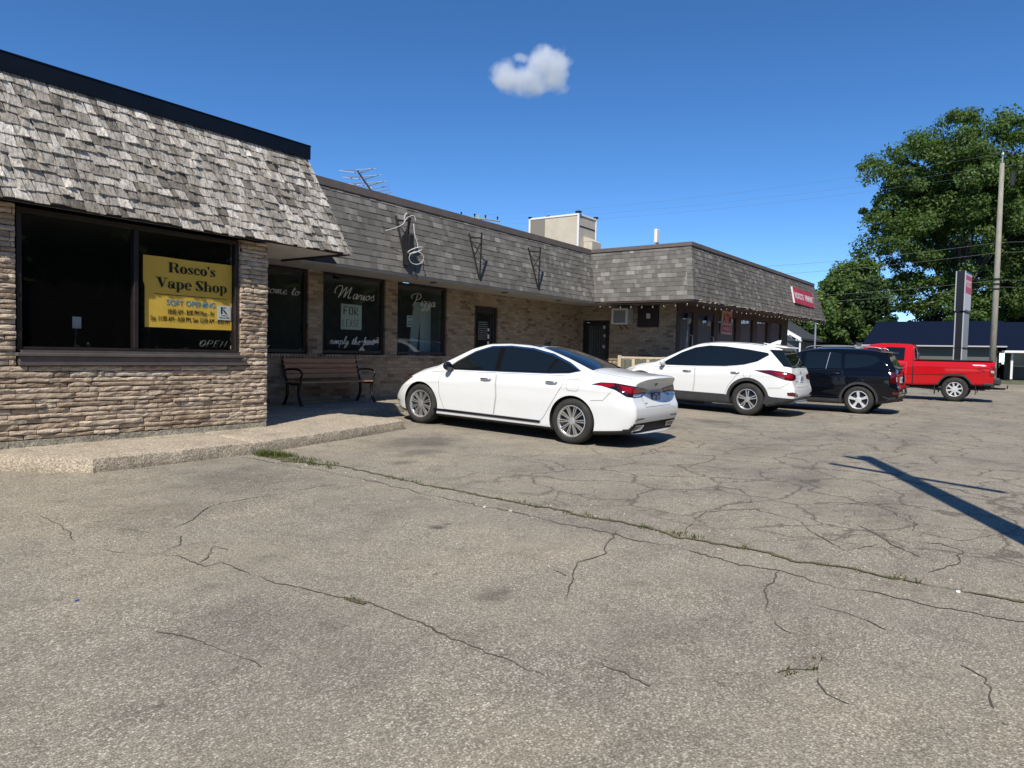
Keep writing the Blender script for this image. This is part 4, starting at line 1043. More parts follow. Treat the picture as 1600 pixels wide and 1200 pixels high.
def m_paint(name, c, metal=0.0, dirt_veil=.12):
    m = mat(name, c, .5, metal, .0, 1.0); m.node_tree.nodes['Principled BSDF'].inputs['Coat IOR'].default_value = 1.42; t = NT(m); v = t.coord()
    d = t.gray(t.noise(v, 2.5, 7, .7), (.42, 0), (.8, 1))
    s = t.n('ShaderNodeSeparateXYZ'); t.l(v, s.inputs[0]); low = t.gray(s.outputs[2], (.15, .9), (.75, .10))
    t.col(t.mix(t.math('MULTIPLY', t.math('MULTIPLY', d, low), dirt_veil*3), c, (.22, .19, .15)))
    return m
M['tyre'] = m_noisy('tyre', (.018, .018, .018), (.04, .038, .035), 8, .8, 0, .1); M['brake'] = mat('brake', (.05, .05, .055), .5, .6)
M['carglass'] = mat('car_glass', (.006, .009, .010), .02, 0, .5); M['carglass'].node_tree.nodes['Principled BSDF'].inputs['IOR'].default_value = 1.55
M['pillar'] = mat('pillar_black', (.004, .004, .005), .6, 0, .08); M['chrome'] = mat('chrome', (.62, .63, .65), .12, 1.0); M['seam'] = mat('seam', (.20, .20, .20), .8); M['gloss'] = mat('gloss_black', (.008, .009, .012), .08, 0, .6)
M['red'] = mat('red_lens', (.24, .002, .006), .12, 0, .4, .6); M['dred'] = mat('dark_red_lens', (.07, .002, .004), .08, 0, .6, 1); M['amber'] = mat('amber_lens', (.6, .15, .02), .1, 0, .6, 1)
M['lens'] = mat('clear_lens', (.55, .56, .58), .08, .3, .6, 1); M['clad'] = m_noisy('plastic_cladding', (.028, .03, .032), (.045, .047, .05), 6, .6, 0, .05)
M['alloy'] = mat('alloy', (.72, .72, .72), .33, .8); M['alloy2'] = mat('alloy_silver', (.72, .72, .72), .4, .5); M['silver'] = mat('silver_trim', (.42, .43, .45), .35, .6)
plate_m = mat('plate', (.55, .58, .62), .5); pblue = mat('plate_blue', (.03, .06, .16), .5)
def plate(c, zc, parent_mat=plate_m, x=0, dark=False, off=.018):
    (p, n), d = c._proj(x, zc, 'rear')
    mb = MB(); y = p.y - off; tilt = 0
    mb.bbox((x-.155, y-.004, zc-.078), (x+.155, y+.012, zc+.078), .004, 1)
    pl = mb.build('licence_plate', plate_m if not dark else pblue, c.root)
    mb = MB(); k = pblue if not dark else plate_m
    for i in range(7):
        if i == 3 : continue
        x0 = x-.125+i*.037; mb.box((x0, y-.0055, zc-.038), (x0+.022, y-.0042, zc+.03)); 
    mb.box((x-.05, y-.0055, zc+.045), (x+.05, y-.0042, zc+.06))
    mb.build('plate_mark', k, pl)
    return pl
mir = lambda poly: [(-a, b) for a, b in poly]
sy = lambda P: P if len(P[0]) == 2 else P
white = m_paint('white_car_paint', (.72, .735, .74), 0, .05); blackp = m_paint('black_car_paint', (.003, .004, .007), .0, .008); redp = m_paint('red_truck_paint', (.50, .008, .014), 0, .06)

def ground_loc(x, y0, L):
    za, zb = G(x, y0+1), G(x, y0+L-1); return za - (zb-za)/(L-2), math.atan2(zb-za, L-2)
# ---- sedan
S = dict(L=5.06, arch=.385, axles=(1.13, 4.13), r=.345, rim=.235, track=.815, spokes=10, sw=(.013, .017), double=.085, conv=1.9, hub=.05, rimmat=M['alloy'], tw=.24,
 roof=[(0, 1.045), (.06, 1.082), (.3, 1.09), (.72, 1.115), (.98, 1.145), (1.45, 1.305), (1.85, 1.415), (2.2, 1.468), (2.6, 1.48), (3.0, 1.458), (3.3, 1.37), (3.65, 1.20), (3.98, 1.045), (4.4, .955), (4.72, .85), (4.9, .74), (4.99, .60)],
 belt=[(0, .97), (.5, .985), (1.2, 1.0), (2, .985), (3, .955), (3.7, .925), (4.3, .86), (4.7, .76), (4.99, .5)],
 wbelt=[(0, .78), (.5, .84), (1.2, .885), (2.5, .90), (3.7, .885), (4.4, .85), (4.99, .78)], wmax=[(0, .90), (.6, .935), (1.2, .945), (2, .93), (3.2, .93), (4.0, .943), (4.6, .92), (4.99, .86)],
 wroof=[(0, .66), (.7, .66), (1.0, .65), (1.5, .59), (2.1, .565), (3.0, .575), (3.4, .62), (3.9, .70), (4.4, .68), (4.99, .55)],
 bottom=[(0, .235), (.35, .20), (.7, .17), (4.4, .16), (4.8, .19), (4.99, .24)],
 sig=.035, crease=.02, rearp=[(.2, .13), (.34, .05), (.48, .0), (.62, .0), (.68, .04), (.80, .085), (.94, .105), (1.02, .06), (1.08, .01)], frontp=[(.2, .06), (.4, 0), (.62, .03), (.8, .14)], bow=.14, plan_r=(.42, .13))
SX = 10.09; SY = 4.265; z0, pt = ground_loc(SX, SY, 5.06)
c = Car('sedan', 'white four door sedan with dark glass roof, nearest of the parked cars', 'car', S, white, (SX, SY, z0), pt, math.radians(1.0), 'cars parked nose in at the storefronts')
def sedan_side(v):
    glass = [(3.62, .975), (2.4, 1.01), (1.62, 1.035), (1.30, 1.06), (1.16, 1.095), (1.38, 1.19), (1.72, 1.305), (2.10, 1.375), (2.5, 1.395), (2.85, 1.375), (3.15, 1.28), (3.42, 1.12)]
    c.patch('window_trim', [(3.68, .965), (2.4, .998), (1.60, 1.023), (1.26, 1.048), (1.11, 1.09), (1.36, 1.212), (1.70, 1.33), (2.08, 1.402), (2.5, 1.422), (2.88, 1.40), (3.18, 1.30), (3.47, 1.13)], v, M['chrome'], .004)
    c.patch('window_pillar', glass, v, M['pillar'], .007)
    c.patch('side_window', [(3.55, .985), (2.62, 1.012), (2.62+.06, 1.375), (2.85, 1.36), (3.13, 1.265), (3.40, 1.11)], v, M['carglass'], .010)
    c.patch('side_window', [(2.52, 1.015), (1.66, 1.045), (1.60, 1.25), (1.74, 1.295), (2.10, 1.36), (2.58, 1.38)], v, M['carglass'], .010)
    c.patch('side_window', [(1.61, 1.048), (1.31, 1.072), (1.19, 1.10), (1.39, 1.18), (1.55, 1.235)], v, M['carglass'], .010)
    c.door([(3.66, .94), (2.56, .975), (2.53, .60), (2.58, .30), (3.60, .30), (3.70, .55), (3.72, .80)], v, (2.74, .865), M['chrome'])
    c.door([(2.545, .975), (1.32, 1.01), (1.30, .88), (1.46, .62), (1.62, .36), (1.68, .30), (2.565, .30), (2.515, .6)], v, (1.50, .90), M['chrome'])
    c.patch('sill_strip', [(3.86, .262), (1.70, .262), (1.66, .285), (1.70, .295), (3.84, .30)], v, M['gloss'], .012)
    k = -1 if v == 'L' else 1
    an = math.radians(38)
    T = lambda P: [(k*abs(x), y, z) for x, y, z in P]
    tl = c.patch('taillight', T([(.93, .80, .915), (.92, .62, .955), (.90, .40, .96), (.84, .12, .93), (.50, .06, .885), (.40, .05, .865), (.50, .06, .80), (.62, .06, .765), (.84, .10, .765), (.90, .22, .775), (.93, .42, .865), (.93, .62, .905)]), (k, an), M['gloss'], .004, .03)
    c.patch('lens', T([(.93, .72, .918), (.92, .60, .945), (.90, .43, .948), (.91, .40, .915), (.93, .52, .89)]), (k, an), M['red'], .008, .02, tl)
    c.patch('lens', T([(.90, .37, .947), (.84, .13, .922), (.50, .06, .876), (.44, .05, .862), (.56, .06, .80), (.86, .12, .797), (.90, .26, .82), (.91, .38, .87)]), (k, an), M['dred'], .008, .02, tl)
    c.patch('lens', T([(.90, .31, .925), (.84, .15, .905), (.60, .07, .875), (.66, .08, .83), (.86, .14, .82), (.90, .28, .86)]), (k, an), M['red'], .010, .02, tl)
    c.patch('led_strip', T([(.86, .13, .793), (.64, .06, .793), (.66, .06, .776), (.86, .12, .776)]), (k, an), M['lens'], .010, .02, tl)
    hl = c.patch('headlight', [(4.38, .80), (4.60, .775), (4.80, .70), (4.83, .60), (4.72, .58), (4.58, .66)], v, M['gloss'], .004)
    c.patch('lens', [(4.44, .785), (4.60, .755), (4.72, .70), (4.58, .69)], v, M['amber'], .007, .03, hl)
    c.strip('fuel_door', [(1.03, .82), (1.06, .80), (1.20, .80), (1.23, .83), (1.24, .95), (1.21, .97), (1.07, .97), (1.03, .95), (1.03, .82)], v, M['seamw'], .006)
    c.strip('body_seam', [(.82, .68), (.62, .70), (.48, .86)], v, M['seamw'], .006)
    c.strip('body_seam', [(3.68, .93), (3.95, .91)], v, M['seamw'], .006)
M['seamw'] = mat('seam_light', (.16, .16, .16), .8)
for v in 'LR': sedan_side(v)
c.patch('rear_window', [(-.60, .97), (.60, .97), (.55, 1.3), (.47, 1.85), (.44, 1.97), (-.44, 1.97), (-.47, 1.85), (-.55, 1.3)], 'top', M['carglass'], .004, .06)
c.patch('glass_roof', [(-.46, 2.02), (.46, 2.02), (.48, 3.05), (-.48, 3.05)], 'top', M['gloss'], .004, .08)
c.patch('windscreen', [(-.50, 3.14), (.50, 3.14), (.66, 3.85), (-.66, 3.85)], 'top', M['carglass'], .004, .08)
c.strip('trunk_seam', [(-.66, .28), (-.62, .93), (.62, .93), (.66, .28)], 'top', M['seamw'], .007)
c.strip('trunk_seam', [(-.50, .79), (-.46, .62), (.46, .62), (.50, .79)], 'rear', M['seamw'], .007)
c.patch('plate_recess', [(-.44, .80), (-.44, .86), (.44, .86), (.44, .80)], 'rear', M['silver'], .004, .05)
plate(c, .745, dark=True, off=.012)
e1 = c.patch('emblem', [(-.075, .965), (-.02, .955), (0, .962), (.02, .955), (.075, .965), (.03, .935), (0, .915), (-.03, .935)], 'rear', M['gloss'], .006, .02)
for x in (-.40, .33): c.patch('badge', [(x-.04, .665), (x+.04, .665), (x+.04, .68), (x-.04, .68)], 'rear', M['silver'], .004, .02)
c.patch('lower_valance', [(-.74, .215), (.74, .215), (.76, .34), (.45, .385), (-.45, .385), (-.76, .34)], 'rear', M['pillar'], .004, .05)
for k in (-1, 1):
    c.patch('reflector', [(k*.80, .435), (k*.50, .445), (k*.50, .465), (k*.74, .468)], 'rear', M['dred'], .005, .03)
    e_ = c.patch('exhaust_tip', [(k*.78, .27), (k*.48, .28), (k*.42, .355), (k*.72, .365)], 'rear', M['chrome'], .006, .03)
    c.patch('pipe_opening', [(k*.745, .285), (k*.51, .292), (k*.46, .343), (k*.70, .350)], 'rear', M['gloss'], .009, .03, e_)
    c.mirror(3.50, .985, k, M['gloss'])
mb = MB(); bmz = 1.455
mb.add([(-.012, 2.12, bmz), (.012, 2.12, bmz), (.012, 2.30, bmz), (-.012, 2.30, bmz), (-.004, 2.10, bmz+.075), (.004, 2.10, bmz+.075), (.004, 2.18, bmz+.05), (-.004, 2.18, bmz+.05)], [(0,4,7,3),(1,2,6,5),(0,1,5,4),(4,5,6,7),(2,3,7,6)]); mb.build('roof_antenna', M['gloss'], c.root)

# ---- white suv
U = dict(L=4.90, arch=.43, axles=(1.15, 3.85), r=.372, rim=.235, track=.815, spokes=5, sw=(.026, .034), double=.15, conv=1.5, hub=.06, rimmat=M['alloy'], tw=.24, rrange=1.9,
 roof=[(0, 1.60), (.3, 1.635), (.9, 1.675), (1.6, 1.69), (2.1, 1.68), (2.5, 1.62), (2.85, 1.49), (3.3, 1.27), (3.62, 1.12), (4.1, 1.05), (4.45, .95), (4.7, .80)],
 belt=[(0, 1.10), (1, 1.09), (2, 1.05), (3.3, 1.0), (4, .95), (4.7, .72)], wbelt=[(0, .84), (.6, .885), (1.2, .90), (2.5, .905), (3.7, .88), (4.7, .80)],
 wmax=[(0, .90), (.6, .935), (1.2, .945), (2, .93), (3.2, .93), (4.0, .94), (4.7, .87)], wroof=[(0, .60), (.5, .63), (1.2, .655), (2.3, .64), (3.0, .66), (3.6, .72), (4.7, .6)],
 bottom=[(0, .36), (.3, .30), (.55, .22), (4.2, .22), (4.5, .26), (4.7, .32)], rearp=[(.2, .22), (.40, .06), (.50, .0), (.66, .01), (.78, .06), (1.0, .10), (1.15, .17), (1.35, .34), (1.5, .45), (1.62, .50)],
 frontp=[(.2, .1), (.5, 0), (.8, .04), (1.0, .12)], plan_r=(.45, .12), bow=.12, crown=.06)
UX = 17.52; UY = 3.90; z0, pt = ground_loc(UX, UY, 4.9)
c = Car('sport_utility_vehicle', 'white SUV with dark grey lower cladding, parked beside the black SUV', 'car', U, white, (UX, UY, z0), pt, 0, 'cars parked nose in at the storefronts')
def suv_side(v):
    k = -1 if v == 'L' else 1; an = math.radians(38); T = lambda P: [(k*abs(x), y, z) for x, y, z in P]
    c.patch('window_pillar', [(3.42, 1.035), (2.4, 1.065), (1.72, 1.095), (1.30, 1.15), (1.0, 1.24), (.76, 1.40), (.80, 1.445), (1.2, 1.50), (1.8, 1.555), (2.2, 1.56), (2.55, 1.50), (2.9, 1.36), (3.2, 1.18)], v, M['gloss'], .004)
    c.patch('side_window', [(3.32, 1.05), (2.48, 1.075), (2.50, 1.49), (2.56, 1.475), (2.88, 1.345), (3.15, 1.17)], v, M['carglass'], .007)
    c.patch('side_window', [(2.40, 1.08), (1.72, 1.11), (1.34, 1.16), (1.40, 1.50), (1.8, 1.535), (2.2, 1.54), (2.38, 1.52)], v, M['carglass'], .007)
    c.patch('side_window', [(1.27, 1.18), (1.02, 1.26), (.80, 1.405), (.84, 1.43), (1.2, 1.48), (1.33, 1.49)], v, M['carglass'], .007)
    c.door([(3.5, .98), (2.455, 1.045), (2.44, .7), (2.47, .45), (3.34, .45), (3.45, .7)], v, (2.64, .935), M['chrome'])
    c.door([(2.44, 1.045), (1.60, 1.085), (1.44, 1.12), (1.36, 1.0), (1.46, .86), (1.60, .66), (1.68, .45), (2.455, .45), (2.425, .7)], v, (1.46, .965), M['chrome'])
    c.patch('cladding', [(3.42, .25), (1.56, .25), (1.58, .45), (1.62, .445), (3.38, .445), (3.40, .47)], v, M['clad'], .010)
    for y in U['axles']: c.arch_ring(y, v, .425, .495, M['clad'], .012, .27)
    c.patch('taillight', T([(.93, 1.0, 1.04), (.92, .62, 1.065), (.88, .28, 1.035), (.70, .16, .995), (.55, .13, .97), (.55, .13, .89), (.75, .15, .86), (.86, .20, .85), (.90, .34, .87), (.93, .58, .94)]), (k, an), M['dred'], .006, .03)
    c.patch('lens', T([(.92, .60, 1.035), (.87, .28, 1.005), (.70, .17, .97), (.74, .17, .90), (.88, .28, .89), (.91, .50, .95)]), (k, an), M['red'], .009, .03)
    c.strip('fuel_door', [(1.18+.085*math.cos(a), .93+.07*math.sin(a)) for a in np.linspace(0, 2*PI, 22)], v, M['seamw'], .006)
    c.strip('body_seam', [(.70, .66), (.42, .68), (.25, .80)], v, M['seamw'], .006)
    c.patch('rear_cladding', T([(.93, .76, .30), (.90, .30, .30), (.62, .07, .30), (.50, .05, .36), (.50, .05, .45), (.62, .06, .455), (.88, .22, .46), (.93, .60, .47), (.94, .70, .52)]), (k, an), M['clad'], .008, .03)
    c.patch('headlight', [(4.05, .93), (4.35, .86), (4.5, .74), (4.3, .74)], v, M['lens'], .004)
    c.mirror(3.26, 1.06, k, white)
for v in 'LR': suv_side(v)
c.root.scale = (1, 1, 1.02)
for k in (-1, 1):
    an = math.radians(38); T = lambda P: [(k*abs(x), y, z) for x, y, z in P]
    c.patch('reflector', T([(.88, .24, .52), (.60, .06, .50), (.60, .06, .55), (.84, .16, .60), (.89, .26, .585)]), (k, an), M['dred'], .006, .03)
rw_ = c.patch('rear_window', [(-.60, 1.13), (0, 1.14), (.60, 1.13), (.50, 1.50), (-.50, 1.50)], 'rear', M['carglass'], .004, .04)
for k in (-1, 1): c.patch('window_wrap', [(k*abs(x), y, z) for x, y, z in [(.66, .78, 1.52), (.78, .50, 1.30), (.85, .32, 1.16), (.70, .16, 1.13), (.50, .12, 1.13), (.42, .50, 1.52)]], (k, math.radians(38)), M['carglass'], .007, .03, rw_)
c.patch('lower_valance', [(-.95, .30), (.95, .30), (.97, .46), (.6, .44), (.4, .47), (-.4, .47), (-.6, .44), (-.97, .46)], 'rear', M['clad'], .006, .05)
for k in (-1, 1): c.patch('skid_trim', [(k*.66, .31), (k*.62, .43), (k*.66, .445), (k*.71, .31)], 'rear', M['silver'], .010, .03)
c.patch('skid_plate', [(-.55, .30), (.55, .30), (.52, .40), (-.52, .40)], 'rear', M['silver'], .009, .05)
plate(c, .88); c.patch('emblem', [(.05*math.cos(a), 1.03+.035*math.sin(a)) for a in np.linspace(0, 2*PI, 14)[:-1]], 'rear', M['silver'], .008, .02)
c.patch('badge', [(-.55, .82), (-.38, .82), (-.38, .838), (-.55, .838)], 'rear', M['silver'], .005, .02)
c.strip('tailgate_seam', [(-.62, 1.10), (-.60, .75), (-.55, .70), (.55, .70), (.60, .75), (.62, 1.10)], 'rear', M['seamw'], .008)
c.patch('windscreen', [(-.55, 2.62), (.55, 2.62), (.68, 3.45), (-.68, 3.45)], 'top', M['carglass'], .004, .08)
mb = MB(); mb.add([(-.58, .40, 1.575), (.58, .40, 1.575), (.60, .95, 1.60), (-.60, .95, 1.60), (-.57, .41, 1.602), (.57, .41, 1.602), (.55, .95, 1.672), (-.55, .95, 1.672)], [(3,2,1,0),(4,5,6,7),(0,1,5,4),(1,2,6,5),(3,0,4,7)]); mb.build('roof_spoiler', white, c.root)
mb = MB(); mb.add([(-.03, .72, 1.655), (.03, .72, 1.655), (.02, .95, 1.67), (-.02, .95, 1.67), (-.006, .70, 1.755), (.006, .70, 1.755), (.004, .78, 1.745), (-.004, .78, 1.745)], [(0,4,7,3),(1,2,6,5),(0,1,5,4),(4,5,6,7),(2,3,7,6)]); mb.build('roof_antenna', white, c.root)
for k in (-1, 1):
    mb = MB(); mb.tube(cr([(k*.64, .85, 1.635), (k*.645, 1.2, 1.665), (k*.64, 1.9, 1.67), (k*.63, 2.3, 1.635)], 5), .014, 6); mb.build('roof_rail', M['black'], c.root, True)

# ---- black suv
J = dict(L=4.55, arch=.40, axles=(.98, 3.61), r=.345, rim=.225, track=.785, spokes=5, sw=(.055, .085), double=0, hub=.07, rimmat=M['alloy2'], tw=.225, rrange=1.8,
 roof=[(0, 1.57), (.3, 1.62), (.9, 1.65), (1.6, 1.66), (2.1, 1.64), (2.45, 1.58), (2.8, 1.38), (3.1, 1.18), (3.3, 1.10), (4.0, 1.04), (4.3, .98), (4.45, .86)],
 belt=[(0, 1.10), (1, 1.09), (2, 1.06), (3.2, 1.02), (4, .98), (4.45, .8)], wbelt=[(0, .82), (.6, .855), (1.2, .865), (2.5, .87), (3.4, .85), (4.45, .80)],
 wmax=[(0, .87), (.6, .90), (1.2, .905), (2, .89), (3, .89), (3.6, .905), (4.45, .84)], wroof=[(0, .62), (.5, .64), (1.2, .65), (2.2, .64), (2.9, .67), (3.4, .74), (4.45, .68)],
 bottom=[(0, .34), (.3, .28), (.5, .22), (4.1, .22), (4.45, .3)], rearp=[(.2, .2), (.40, .05), (.50, .0), (.66, .01), (.74, .05), (1.0, .07), (1.15, .13), (1.35, .27), (1.5, .36), (1.62, .40)],
 frontp=[(.2, .1), (.5, 0), (.9, .03), (1.0, .05)], plan_r=(.35, .10), bow=.10, crown=.06)
JX = 20.40; JY = 2.18; z0, pt = ground_loc(JX, JY, 4.45)
c = Car('sport_utility_vehicle', 'black boxy SUV with silver five spoke wheels, beside the red pickup', 'car', J, blackp, (JX, JY, z0), pt, 0, 'cars parked nose in at the storefronts')
seamk = mat('seam_dark', (.001, .001, .001), .9)
def jeep_side(v):
    k = -1 if v == 'L' else 1; an = math.radians(38); T = lambda P: [(k*abs(x), y, z) for x, y, z in P]
    M['seam'], keep = M['black'], M['seam']
    c.door([(3.2, 1.0), (2.37, 1.05), (2.35, .4), (3.15, .4)], v, (2.52, .97), M['black']); c.door([(2.35, 1.05), (1.40, 1.085), (1.32, .82), (1.42, .52), (1.45, .40), (2.335, .4)], v, (1.52, .99), M['black'])
    M['seam'] = keep
    c.patch('side_window', [(3.08, 1.06), (2.40, 1.085), (2.42, 1.50), (2.50, 1.475), (2.78, 1.31), (2.95, 1.19)], v, M['carglass'], .007)
    c.patch('side_window', [(2.32, 1.09), (1.42, 1.12), (1.45, 1.49), (1.62, 1.525), (2.30, 1.52)], v, M['carglass'], .007)
    c.patch('side_window', [(1.34, 1.125), (1.02, 1.15), (.70, 1.22), (.55, 1.33), (.62, 1.43), (.85, 1.475), (1.36, 1.485)], v, M['carglass'], .007)
    c.strip('window_divider', [(1.78, 1.10), (1.72, 1.52)], v, M['silver'], .012, .009)
    c.patch('cladding', [(3.18, .23), (1.42, .23), (1.44, .35), (3.16, .35)], v, M['clad'], .010)
    for y in J['axles']: c.arch_ring(y, v, .395, .45, M['clad'], .008, .25)
    tl = c.patch('taillight', T([(.88, .26, 1.06), (.80, .10, 1.08), (.70, .05, 1.08), (.68, .04, .80), (.80, .08, .79), (.88, .26, .80)]), (k, an), M['dred'], .006, .03)
    c.patch('lens', T([(.84, .14, .95), (.71, .05, .955), (.71, .05, .83), (.84, .13, .83)]), (k, an), M['lens'], .010, .02, tl)
    c.patch('reflector', T([(.86, .22, .52), (.78, .09, .52), (.78, .09, .58), (.86, .22, .58)]), (k, an), M['dred'], .006, .03)
    c.mirror(2.98, 1.08, k, blackp)
    mb = MB(); mb.tube(cr([(k*.60, .55, 1.615), (k*.605, .7, 1.67), (k*.60, 1.6, 1.70), (k*.60, 2.2, 1.675), (k*.59, 2.35, 1.61)], 5), .013, 6); mb.build('roof_rail', M['silver'], c.root, True)
    c.patch('headlight', [(4.0, .97), (4.25, .95), (4.25, .84), (4.05, .85)], v, M['lens'], .004)
for v in 'LR': jeep_side(v)
c.patch('rear_window', [(-.68, 1.12), (.68, 1.12), (.58, 1.50), (-.58, 1.50)], 'rear', M['carglass'], .005, .04)
c.patch('lower_valance', [(-.9, .28), (.9, .28), (.92, .46), (-.92, .46)], 'rear', M['clad'], .006, .05)
c.patch('windscreen', [(-.55, 2.50), (.55, 2.50), (.68, 3.12), (-.68, 3.12)], 'top', M['carglass'], .004, .08)
plate(c, .87)
mb = MB(); mb.add([(-.57, .30, 1.54), (.57, .30, 1.54), (.59, .75, 1.57), (-.59, .75, 1.57), (-.56, .31, 1.568), (.56, .31, 1.568), (.54, .75, 1.635), (-.54, .75, 1.635)], [(3,2,1,0),(4,5,6,7),(0,1,5,4),(1,2,6,5),(3,0,4,7)]); mb.build('roof_spoiler', M['black'], c.root)

# ---- red pickup
T_ = dict(L=6.02, arch=.49, axles=(1.10, 5.0), r=.40, rim=.235, track=.84, spokes=8, sw=(.05, .07), style='', hub=.10, rimmat=M['alloy2'], tw=.27, rrange=.3, sig=.012, sigr=.015, crown=.05,
 stations=[x+.34 for x in (1.96, 1.98, 2.0, 2.015, 2.03, 2.045, 2.06, 2.08, 2.1, 2.14, 2.18)],
 roof=[(0, 1.37), (2.33, 1.365), (2.38, 1.83), (2.44, 1.885), (2.59, 1.91), (3.04, 1.925), (3.44, 1.92), (3.74, 1.88), (3.94, 1.80), (4.3, 1.50), (4.5, 1.30), (4.7, 1.25), (5.5, 1.20), (5.85, 1.15), (6.0, 1.05)],
 belt=[(0, 1.31), (2.3, 1.30), (2.44, 1.26), (4.2, 1.20), (5.5, 1.12), (6.0, .95)], wbelt=[(0, .955), (2, .955), (4, .94), (5.7, .88)], wmax=[(0, .985), (2, .99), (4, .99), (4.8, 1.01), (5.7, .95)],
 wroof=[(0, .90), (2.34, .90), (2.39, .70), (2.54, .69), (3.74, .69), (4.1, .74), (4.6, .84), (6.0, .75)], bottom=[(0, .60), (.3, .56), (1.9, .50), (4.2, .45), (5.3, .42), (5.7, .5)],
 rearp=[(.3, .0), (2.2, .0)], frontp=[(.3, .05), (.6, 0), (1.1, .04)], plan_r=(.06, .03), plan_f=(.5, .2), bow=.01, bed=((-.80, .08, .85), (.80, 2.27, 1.7)))
TX_ = 29.13; TY_ = .52; z0, pt = ground_loc(TX_, TY_, 6.0)
c = Car('pickup_truck', 'red extended cab pickup truck with chrome wheels, farthest of the parked vehicles', 'truck', T_, redp, (TX_, TY_, z0), pt, 0)
def truck_side(v):
    k = -1 if v == 'L' else 1
    c.patch('window_pillar', [(2.64, 1.32), (2.64, 1.76), (3.24, 1.775), (3.24, 1.32)], v, M['gloss'], .004); c.patch('side_window', [(2.68, 1.345), (2.68, 1.735), (3.2, 1.75), (3.2, 1.345)], v, M['carglass'], .007)
    c.patch('side_window', [(3.32, 1.32), (3.32, 1.76), (3.69, 1.76), (3.92, 1.68), (4.29, 1.36), (4.32, 1.31)], v, M['carglass'], .005)
    c.door([(2.56, .58), (2.56, 1.26), (3.27, 1.25), (3.27, .58)], v, (2.74, 1.14), M['black']); c.door([(3.29, .58), (3.29, 1.25), (4.36, 1.22), (4.44, .9), (4.36, .58)], v, (3.46, 1.14), M['black'])
    c.strip('cab_gap', [(2.355, .52), (2.355, 1.36)], v, M['black'], .035, .004)
    c.strip('body_line', [(.55, 1.245), (2.1, 1.245), (2.13, 1.19)], v, mat('red_shadow_line', (.25, .005, .01), .5), .012, .004)
    for y in T_['axles']: c.arch_ring(y, v, .485, .535, M['clad'], .014, .36)
    c.patch('bed_decal', [(.22, 1.20), (.30, 1.235), (.62, 1.235), (.62, 1.21), (.50, 1.195), (.42, 1.205), (.34, 1.19)], v, M['white'], .004, .03)
    mb = MB(); X = k*.99
    mb.bbox((X-k*.19, -.13, .62), (X-k*.02, .02, .80), .03, 2); mb.bbox((X-k*.10, .0, .56), (X, .30, .64), .02, 1)
    mb.build('bumper_corner', M['chrome' if False else 'clad'], c.root)
    c.patch('taillight', [(k*.985, .84), (k*.985, 1.22), (k*.80, 1.22), (k*.82, .84)], 'rear', M['red'], .006, .04)
    c.patch('taillight', [(.005, .86), (.005, 1.20), (.12, 1.20), (.16, 1.0), (.12, .86)], v, M['red'], .006, .03)
    c.patch('light_lens', [(.02, .98), (.02, 1.05), (.10, 1.05), (.10, .98)], v, M['lens'], .010, .03)
    for y, h_ in ((.50, .36), (1.68, .44)):
        mb = MB(); mb.bbox((k*.66, y, .22 if y > 1 else .26), (k*.96, y+.02, .66), .004, 1); mb.build('mud_flap', M['blackr'], c.root)
    mb = MB(); mb.tube([(k*.93, 2.44, .42), (k*.93, 4.4, .42)], .04, 10); mb.build('side_step', M['clad'], c.root, True)
    mb = MB(); mb.bbox((k*.80, .06, 1.355), (k*.965, 2.31, 1.385), .008, 1); mb.build('bed_rail_cap', M['clad'], c.root)
    c.mirror(4.24, 1.27, k, M['gloss'], (.10, .08, .13))
    c.patch('headlight', [(5.6, 1.1), (5.8, 1.08), (5.8, .85), (5.65, .85)], v, M['lens'], .004)
for v in 'LR': truck_side(v)
c.root.scale = (1, 1, 1.02)
c.patch('rear_window', [(-.60, 1.42), (.60, 1.42), (.58, 1.76), (-.58, 1.76)], 'rear', M['carglass'], .006, .06)
c.patch('windscreen', [(-.6, 3.94), (.6, 3.94), (.72, 4.49), (-.72, 4.49)], 'top', M['carglass'], .004, .08)
c.strip('tailgate_seam', [(-.79, .72), (-.79, 1.35)], 'rear', M['seam'], .012); c.strip('tailgate_seam', [(.79, .72), (.79, 1.35)], 'rear', M['seam'], .012)
mb = MB(); mb.bbox((-.82, -.17, .58), (.82, .0, .76), .03, 2); bp_ = mb.build('rear_bumper', M['clad'], c.root)
mb = MB(); mb.bbox((-.035, -.30, .42), (.035, .2, .49), .008, 1); mb.tube([(0, -.30, .47), (0, -.36, .47), (0, -.36, .53)], .018, 8); mb.lathe([(0.001, .03), (.02, .022), (.027, 0), (.02, -.022), (.001, -.03)], 14, Matrix.Translation((0, -.36, .55))); mb.build('tow_hitch', M['black'], c.root)
mb = MB(); mb.tube([(-.72, .25, .44), (-.72, 2.0, .44), (-.5, 4.5, .44)], .05, 8); mb.bbox((-.55, .1, .42), (.55, 5.2, .60), .02, 1); mb.build('chassis', M['black'], c.root)
